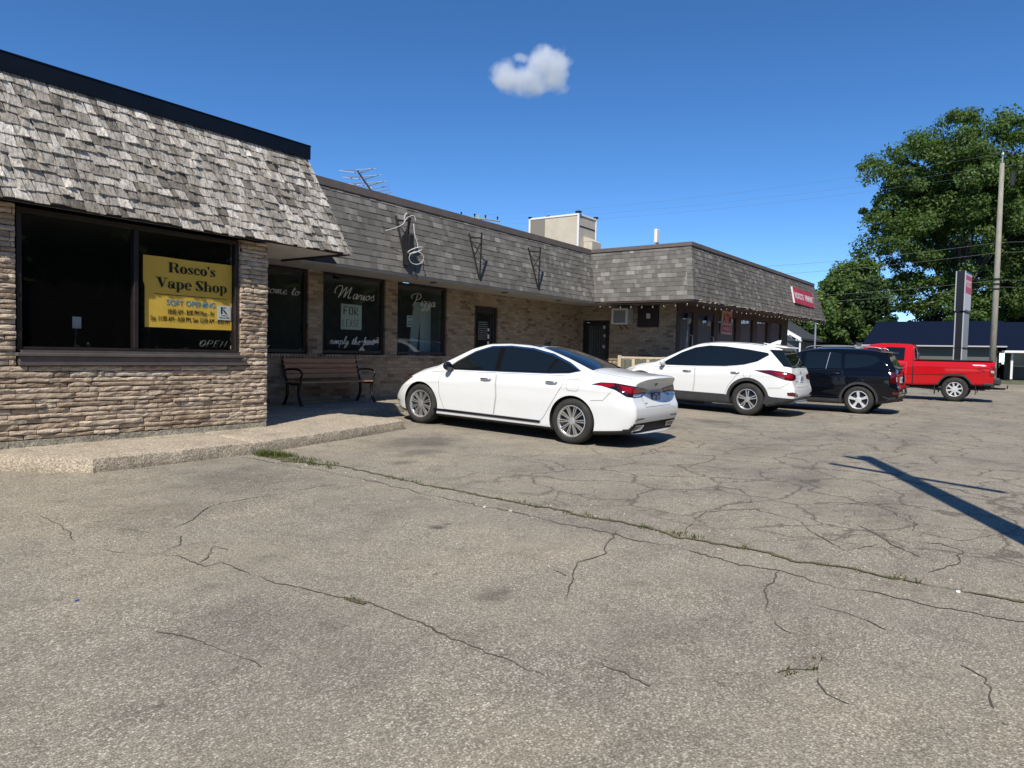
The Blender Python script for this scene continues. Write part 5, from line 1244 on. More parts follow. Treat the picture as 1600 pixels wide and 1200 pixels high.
# ------------------------------------------------------------ bench
bn = empty('bench', (9.33, 10.98, .31), 0, 'long park bench with brown slats and black metal ends below the restaurant windows', 'bench')
L2 = .93
for i in range(4):
    mb = MB(); y = .17; z = .50 + i*.098; mb.bbox((-L2, y+i*.028, z), (L2, y+.025+i*.028, z+.088), .006, 2); mb.build('backrest_slat', M['bench'], bn)
for i in range(4):
    mb = MB(); y = -.27 + i*.108; mb.bbox((-L2, y, .425), (L2, y+.098, .452), .006, 2); mb.build('seat_slat', M['bench'], bn)
for x in (-L2+.02, L2-.02):
    mb = MB()
    mb.tube(cr([(x, .13, .44), (x, .20, .62), (x, .29, .92)], 5), .022, 8)
    mb.tube(cr([(x, -.28, .43), (x, -.05, .40), (x, .16, .43)], 5), .02, 8)
    mb.build('end_frame', M['black'], bn, True)
    mb = MB(); mb.tube(cr([(x, .19, .66), (x, .0, .68), (x, -.22, .67), (x, -.31, .60), (x, -.27, .52), (x, -.27, .44)], 6), .019, 8); mb.build('armrest', M['black'], bn, True)
    for y0, y1 in ((-.24, -.31), (.13, .22)):
        mb = MB(); mb.tube(cr([(x, y0, .43), (x, y0*.9, .22), (x, y1, .0)], 5), [.032]*5+[.030]*5+[.036], 8); mb.build('leg', M['black'], bn, True)
# ------------------------------------------------------------ sign brackets on the wing mansard
def brk(x, label, coil=False):
    y0 = WEY; b = empty('sign_bracket', (x, WEY+.02, 3.08), 0, label, 'bracket', 'empty sign brackets on the shingle mansard')
    sl_ = (WTY-WEY)/(WTZ-WZ)
    mb = MB(); mb.bbox((-.02, -.02, .0), (.02, .03, .05), .004, 1); q = 1.03
    mb.tube([(0, .0, 0), (0, sl_*q-.01, q)], .022, 6); mb.build('upright', M['black'], b)
    mb = MB(); mb.tube([(0, -.02, 0), (0, -.05, 1.02)], .020, 6); mb.build('strut', M['black'], b)
    mb = MB(); mb.tube([(0, sl_*.93, .93), (0, -.05, .90)], .018, 6); mb.tube([(0, -.04, .80), (0, sl_*.5, .50)], .012, 6); mb.build('cross_bar', M['black'], b)
    return b
b0 = brk(10.45, 'sign bracket with a box and tangled cable, nearest of three on the mansard', True)
brk(12.82, 'bare black metal sign bracket on the mansard, middle one of three'); brk(15.26, 'bare black metal sign bracket on the mansard, farthest of three')
mb = MB(); mb.tube([(-.04, .05, .35), (-.02, -.10, .95)], .03, 6); mb.bbox((-.09, -.16, .25), (.05, .05, .62), .02, 2); mb.bbox((-.10, -.1, .0), (.0, .02, .30), .02, 2); mb.build('junction_box', M['black'], b0)
cb = MB(); wm_ = mat('white_cable', (.62, .60, .56), .6)
P = lambda L_: [Vector((10.45, WEY-.12, 3.1)) + Vector(p) for p in L_]
cb.tube(cr(P([(-.58, .16, .60), (-.42, .10, .66), (-.25, .02, .76), (-.15, 0, .90), (-.02, -.05, .96), (.02, -.08, .86)]), 6), .007, 6)
cb.tube(cr(P([(-.20, .02, .78), (-.22, .0, .92), (-.15, 0, 1.0)]), 6), .009, 6)
cb.tube(cr(P([(-.02, -.06, .80), (.0, -.07, .6), (.08, -.08, .42), (.08, -.08, .34)]), 6), .009, 6)
def loop(cx, cz, rx, rz, tl, r): cb.tube(cr(P([(cx+rx*math.cos(a), -.10-.08*math.sin(a+1), cz+rz*math.sin(a)+tl*math.cos(a)) for a in np.linspace(0, 2*PI, 12)[:-1]]), 4, True), r, 6, True, True)
loop(.0, .28, .14, .05, .05, .009); loop(.03, .13, .13, .12, -.02, .007)
tag(cb.build('loose_cable', wm_, None, True), 'loose white cable looped over the nearest sign bracket', 'cable')
cb = MB(); cb.tube(cr(P([(.05, .05, .1), (.22, .12, -.02), (.28, .1, -.22), (.15, .05, -.26), (-.05, .0, -.1)]), 6), .008, 6); cb.tube(cr(P([(-.1, .02, .9), (-.14, .0, .5), (-.06, -.02, .1), (-.1, .05, -.02)]), 6), .009, 6)
tag(cb.build('loose_cable', M['black'], None, True), 'loose black cable dangling below the nearest sign bracket', 'cable')
# ------------------------------------------------------------ roof things
h = empty('rooftop_unit', (25.75, 15.0, 4.4), 0, 'beige sheet metal rooftop unit standing behind the brick wing parapet', 'rooftop unit')
mb = MB(); mb.box((0, 0, 0), (1.5, 2.45, 2.82)); mb.build('housing', M['beige'], h)
mb = MB(); mb.box((-.02, 1.65, .1), (-.002, 2.38, 2.74)); mb.build('side_panel', mat('grey_panel', (.22, .20, .17), .7), h)
for nm, a, b in [('corner_trim', (-.03, -.03, 0), (.05, .05, 2.86)), ('corner_trim', (-.03, 2.40, 0), (.05, 2.48, 2.80)), ('top_trim', (-.028, .051, 2.76), (.03, 2.399, 2.84)), ('top_trim', (.051, -.028, 2.76), (1.5, .03, 2.84)), ('corner_trim', (1.46, -.03, 0), (1.53, .04, 2.86))]:
    mb = MB(); mb.bbox(a, b, .01, 1); mb.build(nm, M['white'], h)
for a, b in [((-.06, -.08, 2.865), (.12, .14, 2.94)), ((-.06, 2.36, 2.845), (.10, 2.50, 2.90)), ((-.04, 1.4, 2.845), (.05, 1.6, 2.87)), ((1.42, -.08, 2.865), (1.58, .1, 2.93))]:
    mb = MB(); mb.bbox(a, b, .01, 1); mb.build('cap', M['black'], h)
mb = MB(); mb.bbox((.05, -.008, 2.30), (1.44, -.001, 2.36), .003, 1); mb.build('seam_strip', M['black'], h)
hv = MB(); hv.bbox((.45, -.42, 1.15), (1.25, -.002, 1.72), .02, 1); hv.add([(.45, -.42, 1.721), (.45, -.002, 1.721), (.45, -.002, 1.95), (1.25, -.42, 1.721), (1.25, -.002, 1.721), (1.25, -.002, 1.95)], [(0,1,2), (5,4,3), (0,2,5,3)]); hv.build('exhaust_hood', M['beige'], h)
mb = MB(); mb.bbox((.45, -.30, .3), (1.3, -.002, 1.14), .01, 1); mb.build('louvre', M['black'], h)
# tv antenna
ta = empty('tv_antenna', (13.2, 14.0, 4.5), math.radians(18), 'spindly rooftop TV antenna behind the left end of the brick wing', 'antenna')
mb = MB(); mb.tube([(0, 0, -.1), (0, 0, 1.25)], .02, 8); mb.build('mast', M['galv'], ta)
mb = MB(); mb.tube([(-.75, 0, 1.42), (.75, 0, .72)], .026, 6)
for k in range(14):
    t = k/13; p = Vector((-.75+1.5*t, 0, 1.42-.7*t)); l = .55 - .22*abs(t-.4)
    sw = .16 if k < 6 else .0
    mb.tube([p+Vector((sw*(-1 if k % 2 else 1), -l, .05)), p, p+Vector((sw*(-1 if k % 2 else 1), l, .05))], .012, 5)
mb.build('boom', M['galv'], ta)
rd = empty('radio_antenna', (23.75, 10.6, 4.56), 0, 'small white internet antenna on a short mast above the minimart roof corner', 'antenna')
mb = MB(); mb.tube([(0, 0, -.1), (0, 0, .95)], .03, 8); mb.tube([(0, 0, .25), (-.5, .1, .05)], .02, 6); mb.bbox((.1, -.05, .1), (.3, .05, .28), .02, 1); mb.build('mast', M['galv'], rd)
mb = MB(); mb.bbox((-.13, -.06, .85), (.13, .06, 1.35), .03, 2); mb.build('radome', M['white'], rd)
# ------------------------------------------------------------ air conditioner, wall box
ac = empty('air_conditioner', (CX, 9.72, 2.33), 0, 'white framed window air conditioner sticking out of the shaded brick beside the store entrance', 'air conditioner')
mb = MB(); mb.bbox((-.38, -.26, 0), (-.001, .26, .46), .015, 2); mb.build('case', mat('ac_case', (.50, .48, .44), .6), ac)
mb = MB(); mb.bbox((-.41, -.27, -.01), (-.382, -.20, .47), .005, 1); mb.bbox((-.41, .20, -.01), (-.382, .27, .47), .005, 1); mb.bbox((-.41, -.199, .41), (-.383, .199, .47), .005, 1); mb.bbox((-.41, -.199, -.01), (-.383, .199, .04), .005, 1); mb.build('frame', mat('ac_frame', (.60, .58, .53), .6), ac)
mb = MB()
for k in range(14): mb.box((-.398, -.199, .05+k*.026), (-.384, .199, .062+k*.026))
mb.build('grille', mat('ac_grille', (.20, .20, .19), .6), ac)
mb = MB(); mb.tube([(-.3, .1, 0), (0, .1, -.14)], .012, 6); mb.tube([(-.3, -.1, 0), (0, -.1, -.14)], .012, 6); mb.build('bracket', M['black'], ac)
dk = MB(); dk.bbox((CX-.10, 8.62, 2.25), (CX-.001, 9.28, 2.87), .01, 1); wb_ = tag(dk.build('menu_board', M['bronze']), 'dark shaded board on the brick right of the air conditioner', 'board')
mb = MB(); mb.bbox((-.0+CX-.16, 8.85, 2.5), (CX-.101, 8.97, 2.66), .02, 2); par2(mb.build('wall_lamp', mat('lamp_glass', (.5, .5, .48), .3)), wb_)
for i, x in enumerate((22.0, 23.9 - 1.85)): pass
# picket planter by the store wall
pl = empty('wooden_planter', (18.75, 8.72, .27), math.radians(-84), 'pale weathered slatted wooden planter leaning by the sunlit foot of the brick wall', 'planter')
wd1 = m_noisy('weathered_board', (.42, .33, .22), (.62, .53, .38), 4, .85, 0, .3, (8, 8, 1)); wd2 = m_noisy('grey_board', (.09, .10, .08), (.17, .17, .13), 4, .85, 0, .3, (8, 8, 1))
mb = MB(); mb.bbox((-.72, -.02, 0), (-.62, .03, 1.12), .006, 1); mb.bbox((.62, -.02, 0), (.72, .03, 1.10), .006, 1); mb.bbox((-.62, -.021, 1.03), (.62, .028, 1.09), .006, 1); mb.bbox((-.62, -.021, .10), (.62, .028, .17), .006, 1); mb.build('frame', wd1, pl)
for k in range(8):
    mb = MB(); x = -.60+k*.152; mb.bbox((x, -.01, .172), (x+.09, .012, 1.028), .004, 1, Matrix.Rotation(random.uniform(-.02, .02), 4, 'Y')); mb.build('slat', wd1 if k % 3 == 2 else wd2, pl)
mb = MB(); mb.bbox((-.70, .34, 0), (.70, .37, 1.0), .004, 1); mb.bbox((-.70, .031, 0), (-.67, .339, 1.0), .004, 1); mb.bbox((.67, .031, 0), (.70, .339, 1.0), .004, 1); mb.build('back_box', wd2, pl)
# ATM poster
pm = MB(); pm.box((23.5, CY-.012, 2.19), (24.55, CY+.028, 2.98)); atm = tag(pm.build('poster', mat('poster_pink', (.50, .40, .38), .6)), 'red and pale ATM poster in the storefront window', 'poster')
rd_ = mat('poster_red', (.42, .03, .04), .6)
text('lettering', 'ATM', (23.6, CY-.014, 2.55), XU, ZU, .34, .85, rd_, atm, bold=.03)
mb = MB(); mb.box((23.57, CY-.014, 2.27), (24.48, CY-.0125, 2.49)); bx = par2(mb.build('panel', rd_), atm)
text('lettering', 'INSIDE', (23.66, CY-.017, 2.32), XU, ZU, .12, .73, mat('poster_pale', (.6, .5, .48), .6), atm, bold=.02)
# lanterns on store doors
for x, lb in ((20.45, 'small pale round decal lantern above the near store door'), (22.1, 'small pale round decal lantern above the second store door')):
    ln = empty('wall_lantern', (x, CY, 2.50), 0, lb, 'lantern')
    mb = MB(); mb.bbox((-.05, -.05, .05), (.05, .03, .20), .02, 1); mb.build('bracket', M['bronze'], ln)
    mb = MB(); mb.lathe([(.001, -.12), (.05, -.10), (.075, .0), (.05, .07), (.02, .09)], 14, Matrix.Translation((0, -.06, 0))); mb.build('globe', mat('lantern_glass', (.42, .38, .38), .3), ln, True)
# ROSCO'S MINIMART sign on the far mansard
ms = empty('store_sign', (30.85, HEY+.085, 3.60), 0, "red ROSCO'S MINIMART box sign on the minimart mansard", 'sign')
ms.rotation_euler = (-.20, 0, math.radians(.3)); ms.scale = (.95, 1, .80)
mred = mat('sign_red', (.46, .012, .03), .45); mwhite = mat('sign_white', (.70, .68, .68), .5)
for a_, b_ in ((-1.78, -.012), (.012, 1.78)): mb = MB(); mb.bbox((a_, -.04, 0), (b_, .02, .80), .008, 1); mb.build('face', mred, ms)
for s_ in (-1, 1):
    mb = MB(); x_ = s_*1.80; V_ = [(x_, -.03, .0), (x_, .04, .0), (x_, .16, .82), (x_, -.03, .82)]; mb.add(V_ + [(a+s_*.04, b, c_) for a, b, c_ in V_], [(0,1,2,3), (7,6,5,4), (0,4,5,1), (1,5,6,2), (2,6,7,3), (3,7,4,0)]); mb.build('end_plate', mwhite, ms)
mb = MB(); mb.bbox((-1.7, .02, .3), (1.7, .10, .36), .01, 1); mb.bbox((-1.7, .1, -.03), (1.7, .14, .0), .01, 1); mb.build('mounting_rail', M['black'], ms)
def local_text(s, org, wd, h, mt, parent, bold=.02):
    o = text('lettering', s, org, XU, ZU, h, wd, mt, None, bold=bold); o.parent = parent; return o
local_text("ROSCO'S", (-1.66, -.045, .24), 1.5, .33, mwhite, ms, .03); local_text('MINIMART', (.14, -.045, .24), 1.5, .33, mwhite, ms, .03)
# string lights under the minimart eave
bulb = mat('bulb_glass', (.13, .12, .10), .12)
def string(A, B, n, label):
    A, B = Vector(A), Vector(B); root = empty('string_light', A, 0, label, 'string lights'); mb = MB(); pts = []
    spans = max(1, n // 5)
    for k in range(spans*6 + 1):
        t = k/(spans*6); f = (t*spans) % 1; p = (B-A)*t; p.z -= .06 * 4 * f*(1-f) * (1 if f else 0); pts.append(p)
    mb.tube(pts, .008, 5); mb.build('wire', M['black'], root)
    for k in range(n):
        t = (k+.5)/n; f = (t*spans) % 1; p = (B-A)*t; p.z -= .06*4*f*(1-f)
        mb = MB(); mb.tube([p, p-Vector((0, 0, .06))], .017, 6); s_ = mb.build('socket', M['black'], root)
        mb = MB(); mb.lathe([(.010, 0), (.023, -.028), (.024, -.042), (.014, -.060), (.001, -.064)], 10, Matrix.Translation(p-Vector((0, 0, .058)))); mb.build('bulb', bulb, root, True)
string((HEX-.03, HEY-.03, CZ-.06), (FX-.05, HEY-.03, FZ-.05), 34, 'string of round bulbs along the long front eave of the minimart')
string((HEX-.03, WEY, WZ-.05), (HEX-.03, HEY, CZ-.05), 9, 'short string of round bulbs on the minimart eave return above the store entrance')
# dotted trim of small warm lamps and clips on the shingle edge
mb = MB()
for k in range(90):
    t = random.random(); x = HEX + (FX-HEX)*t; z = CZ + (FZ-CZ)*t - .02 + random.uniform(-.03, .02)
    mb.tube([(x, HEY-.02, z), (x+random.uniform(.04, .16), HEY-.035, z+random.uniform(-.03, .03))], random.uniform(.006, .012), 5)
tag(mb.build('rope_light', mat('rope_light', (.50, .44, .33), .5)), 'ragged pale rope light clipped along the minimart front eave', 'rope light')

# ------------------------------------------------------------ utility poles and wires
up = empty('utility_pole', (43.45, .92, G(43.5, .9)), 0, 'tall grey wooden utility pole at the street edge beyond the red pickup', 'utility pole')
mb = MB(); mb.tube([(0, 0, -.2), (.1, .0, 5), (.38, .02, 11.4)], [.15, .135, .10], 14); mb.build('shaft', M['pole'], up, True)
mb = MB(); mb.tube([(.38, .02, 11.3), (.38, .02, 11.75)], .04, 8); mb.lathe([(.001, .1), (.05, .08), (.07, .0), (.05, -.08)], 10, Matrix.Translation((.38, .02, 11.85))); mb.build('top_insulator', M['galv'], up)
mb = MB(); mb.tube([(.36, -.02, 11.2), (.36, -.45, 11.25)], .03, 8); mb.bbox((.25, -.55, 10.2), (.45, -.35, 10.9), .03, 1); mb.build('cutout', M['black'], up)
mb = MB()
for z in (5.05, 5.3, 5.55): mb.tube([(.1, 0, z-.04), (.1, 0, z+.04)], .15, 14)
mb.build('band', M['black'], up)
FP = Vector((44.8, 28.2, 0)) # distant pole behind the wing
def zpt(px, py, Z):
    d = RC @ Vector((px-800, -(py-600), -F)); f = RC @ Vector((0, 0, -1)); return Vector((0, 0, CAMZ)) + d * (Z / d.dot(f))
fp_top = zpt(748, 336, 52)
up2 = empty('utility_pole', (fp_top.x, fp_top.y, 0), 0, 'distant utility pole whose crossarm shows above the brick wing roof', 'utility pole')
mb = MB(); mb.tube([(0, 0, 0), (0, 0, fp_top.z)], [.16, .11], 10); mb.build('shaft', M['pole'], up2, True)
mb = MB(); dr_ = Vector((.5, -.86, -.12)); ctr = Vector((0, 0, fp_top.z-.25)); mb.tube([ctr-dr_*1.5, ctr+dr_*1.6], .06, 6); mb.build('crossarm', M['pole'], up2)
for k in (-1.3, -.3, .5, 1.4):
    mb = MB(); p = ctr + dr_*k; mb.tube([p, p+Vector((0, 0, .16)), p+Vector((0, 0, .26)), p+Vector((0, 0, .32))], [.04, .04, .08, .03], 8); mb.build('insulator', M['black'], up2)
def cable(A, B, sag, r=.012, n=24): 
    A, B = Vector(A), Vector(B); mb = MB(); mb.tube([A.lerp(B, k/n) - Vector((0, 0, sag*4*(k/n)*(1-k/n))) for k in range(n+1)], r, 4); return mb
hb = G(43.5, .9); wires = [((43.83, .94, hb+11.9), 0, 'top bare wire'), ((43.8, .9, hb+11.3), -.35, 'second wire'), ((43.8, .9, hb+10.95), -.7, 'third wire'), ((43.6, .9, hb+7.4), -3.6, 'middle wire'), ((43.6, .9, hb+6.9), -4.1, 'lower middle wire'), ((43.55, .9, hb+5.5), -5.4, 'low cable'), ((43.55, .9, hb+5.15), -5.8, 'lowest cable')]
out_end = Vector((41, -38, 0))
for A, dz, nm in wires:
    tag(cable(A, (fp_top.x, fp_top.y, fp_top.z+dz), .5 if dz > -2 else .9, .004 if dz > -2 else .007).build('overhead_wire', M['wire']), nm + ' strung left from the tall pole across the trees', 'wire', 'overhead wires left of the pole')
    tag(cable(A, (out_end.x, out_end.y, A[2]+.3), .5, .004 if dz > -2 else .007).build('overhead_wire', M['wire']), nm + ' running from the tall pole off the right edge', 'wire', 'overhead wires right of the pole')
# pole standing outside the frame on the right: throws the long shadow on the lot
tip = Vector((11.05, 1.68, 0)); hh = 7.6; rl = hh / math.tan(SUN_EL); bs = tip - SUN_DIR * rl
lp = empty('sign_pole', (bs.x, bs.y, 0), 0, 'dark wooden pole with short crossarm throwing the long shadow on the lot', 'pole')
mb = MB(); mb.tube([(0, 0, -.1), (0, 0, hh)], [.16, .11], 14); mb.build('shaft', M['pole'], lp, True)
mb = MB(); mb.tube([(-.34, -.95, hh-1.85), (.24, .80, hh-1.5)], [.05, .08, .05] if False else .07, 6); mb.tube([(0, 0, hh-.5), (-.06, .26, hh-.1)], .07, 6); mb.build('crossarm', M['pole'], lp)

# ------------------------------------------------------------ pylon sign
pb = zpt(1495, 560, 31); py_ = empty('pylon_sign', (pb.x, pb.y, G(pb.x, pb.y)), math.radians(-7), 'tall slim roadside pylon sign with dark edges and white corner trims behind the pickup', 'sign')
blk = mat('pylon_black', (.012, .012, .014), .4); wt = mat('pylon_white', (.42, .43, .45), .4)
def pyl(z0, z1, w_, l, dx=0):
    # narrow end (width w_) faces the lot; long faces run along the street's view
    mb = MB(); mb.bbox((dx, -w_/2, z0), (dx+l, w_/2, z1), .01, 1); a = mb.build('cabinet', blk, py_)
    mb = MB()
    for y in (-w_/2, w_/2): mb.bbox((dx-.012, y-.022, z0), (dx+.05, y+.022, z1), .008, 1)
    mb.build('corner_trim', wt, py_)
    return a
pyl(3.55, 5.28, .34, 1.5); pyl(1.95, 3.50, .30, 1.3, .08); pyl(.9, 1.92, .30, 1.3, .08)
mb = MB(); mb.box((.07, -.176, 3.62), (1.43, -.1705, 5.2)); f_ = mb.build('sign_face', mat('pylon_face_pale', (.50, .46, .46), .4), py_)
mb = MB(); mb.box((.10, -.181, 4.35), (1.40, -.1765, 5.12)); mb.build('face_panel', mred, py_)
o = text('lettering', "ROSCO'S", (.2, -.183, 4.62), XU, ZU, .3, 1.1, mwhite, None); o.parent = py_
mb = MB(); mb.box((.13, -.156, 1.98), (1.33, -.1505, 3.46)); mb.box((.13, -.156, .95), (1.33, -.1505, 1.88)); mb.build('letter_board', mat('letter_board', (.26, .28, .30), .5), py_)
mb = MB(); mb.box((.4, -.1, -.1), (.6, .1, .95)); mb.box((.9, -.1, -.1), (1.1, .1, .95)); mb.build('post', M['black'], py_)

# ------------------------------------------------------------ houses across the street
roofn = m_noisy('navy_shingle', (.004, .008, .022), (.008, .014, .034), 14, .95, 0, .3, spec=.05); roofg = m_noisy('grey_shingle', (.04, .045, .052), (.07, .075, .085), 14, .95, 0, .3, spec=.05)
siding = m_noisy('shaded_grey_siding', (.09, .10, .09), (.13, .14, .13), 3, .7, 0, .1, (1, 1, 20)); sidingw = m_noisy('pale_siding', (.34, .35, .34), (.42, .43, .42), 3, .7, 0, .1, (1, 1, 20))  # grey siding colour darkened for the shade under deep eaves
def house(name, label, x, y0, y1, dep, zw, zr, roof, wallm, front, hip=0.):
    """front: list of (kind, ya, yb, za, zb) on the wall facing -X"""
    g = G(x, 0); b = empty(name, (x, (y0+y1)/2, g), 0, label, 'house'); hy = (y1-y0)/2
    mb = MB(); mb.box((0, -hy, -.3), (dep, hy, zw)); mb.build('wall', wallm, b)
    o = .55; mb = MB(); rz = zr
    V = [(-o, -hy-o, zw-.05), (-o, hy+o, zw-.05), (dep+o, hy+o, zw-.05), (dep+o, -hy-o, zw-.05), (dep/2, -hy-o+hip, rz), (dep/2, hy+o-hip, rz)]
    mb.add(V, [(0,1,5,4)[::-1], (2,3,4,5)[::-1], (3,0,4)[::-1], (1,2,5)[::-1], (0,3,2,1)[::-1]]); r = mb.build('roof', roof, b)
    mb = MB(); mb.box((-o-.04, -hy-o, zw-.14), (-o-.001, hy+o, zw-.05)); mb.build('gutter', mat('gutter_grey', (.45, .46, .47), .5), b)
    for kind, ya, yb, za, zb in front:
        mb = MB(); mb.box((-.06, ya, za), (-.001, yb, zb)); f = mb.build('door' if kind == 'door' else 'window', M['white'] if kind != 'door' else mat('teal_door', (.30, .40, .40), .5), b)
        if kind == 'window': mb = MB(); n = max(1, int((yb-ya)/.8)); 
        if kind == 'window':
            w_ = (yb-ya)/n
            for i in range(n): mb.box((-.068, ya+i*w_+.05, za+.06), (-.0605, ya+(i+1)*w_-.05, zb-.06))
            mb.build('pane', M['gloss'], f)
        else:
            mb = MB(); mb.tube([(-.09, (ya+yb)/2+.28*math.cos(a), zb-.6+.28*math.sin(a)) for a in np.linspace(0, 2*PI, 16)[:-1]], .07, 6, False, True); mb.build('wreath', M['bark'], b)
    return b
hz = house('long_bungalow', 'long low house with a navy roof and grey walls behind the pylon sign', 60, 1.0, 9.0, 8, 2.45, 4.35, roofn, siding, [('door', 3.9, 4.8, .15, 2.0), ('window', 5.4, 6.2, .9, 1.9), ('window', 1.9, 2.8, .9, 1.9)], .35)
hy_ = house('porch_bungalow', 'navy roofed house with white porch posts right of the utility pole', 62, -9.5, .6, 8, 2.0, 4.25, roofn, siding, [('window', -.6, .6, .8, 1.7), ('window', -3.5, -1.2, .8, 1.8), ('window', 3.4, 4.6, .9, 1.8)])
for y in (4.6, 3.3, 1.9, .4, -1.4, -3.2, -4.6):
    mb = MB(); mb.bbox((-1.5, y-.07, 0), (-1.36, y+.07, 1.85), .01, 1); mb.build('porch_post', M['white'], hy_)
mb = MB(); mb.box((-1.9, -5.2, 1.86), (.4, 5.2, 2.02)); mb.build('porch_roof', roofn, hy_); mb = MB(); mb.box((-1.96, -5.2, 1.84), (-1.901, 5.2, 2.0)); mb.build('porch_fascia', M['white'], hy_)
h3 = house('grey_bungalow', 'small grey roofed bungalow with white window frames left of the long navy roof', 62.5, 9.0, 14.2, 7, 2.15, 3.75, roofg, sidingw, [('window', -.9, 1.6, .75, 1.75), ('window', -2.3, -1.5, .9, 1.7)])
# gabled house behind the minimart end
def gable_house():
    P = zpt(1252, 531, 50); ze = P.z; b = empty('gabled_house', (P.x, P.y+.4, 0), 0, 'dark roofed house with white gable boards just past the end of the minimart', 'house')
    W_ = 3.6; Lh = 9; zr = ze + 2.2
    mb = MB(); mb.box((.4, 0, -.3), (Lh, 2*W_-.4, ze-.05)); mb.build('wall', siding, b)
    V = [(0, -.4, ze), (0, W_-.2, zr), (0, 2*W_, ze), (Lh+.4, -.4, ze), (Lh+.4, W_-.2, zr), (Lh+.4, 2*W_, ze)]
    mb = MB(); mb.add([Vector(v) + Vector((0, 0, .14)) for v in V] + V, [(0,3,4,1), (1,4,5,2), (6,7,10,9), (7,8,11,10), (0,6,9,3), (2,5,11,8), (3,9,10,4), (4,10,11,5)]); mb.build('roof', roofg, b)
    for s in (0, 2):
        mb = MB(); A, B = Vector(V[s]), Vector(V[1]); A.x = B.x = -.03; d = Vector((0, 0, .26)); t = Vector((-.05, 0, 0)); A = A-Vector((0, 0, .1)); B = B-Vector((0, 0, .1))
        mb.add([A, B, B+d, A+d, A+t, B+t, B+d+t, A+d+t], [(0,1,2,3), (7,6,5,4), (0,4,5,1), (3,2,6,7), (0,3,7,4), (1,5,6,2)]); mb.build('barge_board', M['white'], b)
    mb = MB(); mb.add([(.39, 0, ze-.05), (.39, 2*W_-.4, ze-.05), (.39, W_-.2, zr-.1)], [(2,1,0)]); mb.build('gable_panel', sidingw, b)
    mb = MB(); mb.box((.34, 1.0, .8), (.389, 2.1, 1.9)); w_ = mb.build('window', M['white'], b); mb = MB(); mb.box((.33, 1.08, .88), (.339, 2.02, 1.82)); mb.build('pane', M['gloss'], w_)
    mb = MB(); mb.tube([(.1, -.3, ze), (.1, -.3, 0)], .06, 8); mb.build('porch_post', M['white'], b)
    return b
gable_house()
P = zpt(1318, 545, 56); b = empty('side_garage', (P.x+1, P.y, G(P.x, P.y)), math.radians(-20), 'low shed with a white sloping roof edge between the gabled house and the grey bungalow', 'shed')
mb = MB(); mb.box((-1.6, -1.6, -.3), (1.6, 3, 1.3)); mb.build('wall', sidingw, b)
mb = MB(); mb.add([(-2.2, -2, 2.1), (2.2, -2, 1.0), (2.2, 3.2, 1.0), (-2.2, 3.2, 2.1), (-2.2, -2, 2.25), (2.2, -2, 1.15), (2.2, 3.2, 1.15), (-2.2, 3.2, 2.25)], [(3,2,1,0),(4,5,6,7),(0,1,5,4),(1,2,6,5),(2,3,7,6),(3,0,4,7)]); mb.build('roof', roofg, b)
mb = MB(); mb.add([(-2.25, -2.05, 2.1), (2.25, -2.05, .98), (2.25, -2.05, 1.2), (-2.25, -2.05, 2.3)], [(0,1,2,3)]); mb.add([(-2.25, -2.01, 2.1), (2.25, -2.01, .98), (2.25, -2.01, 1.2), (-2.25, -2.01, 2.3)], [(3,2,1,0)]); mb.build('barge_board', M['white'], b)
# street lamp pipe near the gabled house
P = zpt(1273, 545, 44); lp2 = empty('vent_pipe', (P.x, P.y, 0), 0, 'thin grey pipe post standing against the trees past the minimart eave', 'post')
mb = MB(); mb.tube([(0, 0, 0), (0, 0, 3.6)], .05, 8); mb.build('shaft', M['galv'], lp2)
mb = MB(); mb.lathe([(.001, .1), (.09, .06), (.09, 0)], 10, Matrix.Translation((0, 0, 3.6))); mb.build('cap', M['galv'], lp2)

# ------------------------------------------------------------ trees
def leaves(name, centers, mt, parent, per=60, size=.3, seed=0):
    rs = np.random.RandomState(seed); C_ = np.array([c[:3] for c in centers]); Rr = np.array([c[3] for c in centers]); n = len(C_)*per
    cc = np.repeat(C_, per, 0); rr_ = np.repeat(Rr, per)
    d = rs.normal(size=(n, 3)); d /= np.linalg.norm(d, axis=1)[:, None]; rad = rr_ * (rs.rand(n) ** .45)
    p = cc + d * rad[:, None] * np.array([1, 1, .72])
    nn = d*.7 + rs.normal(size=(n, 3))*.6 + np.array([0, 0, .5]); nn /= np.linalg.norm(nn, axis=1)[:, None]
    a = np.cross(nn, rs.normal(size=(n, 3))); a /= np.linalg.norm(a, axis=1)[:, None]; b = np.cross(nn, a)
    s = size * (.55 + .9*rs.rand(n)); a *= s[:, None]; b *= (s*.6)[:, None]
    V = np.empty((n, 4, 3)); V[:, 0] = p - a; V[:, 1] = p - b*.9 + a*.1; V[:, 2] = p + a; V[:, 3] = p + b*.9 + a*.1
    me = bpy.data.meshes.new(name); me.vertices.add(n*4); me.vertices.foreach_set('co', V.reshape(-1).astype(np.float32))
    me.loops.add(n*4); me.loops.foreach_set('vertex_index', np.arange(n*4, dtype=np.int32)); me.polygons.add(n)
    me.polygons.foreach_set('loop_start', np.arange(0, n*4, 4, dtype=np.int32)); me.update(calc_edges=True); me.materials.append(mt)
    o = bpy.data.objects.new(name, me); return link(o, parent)
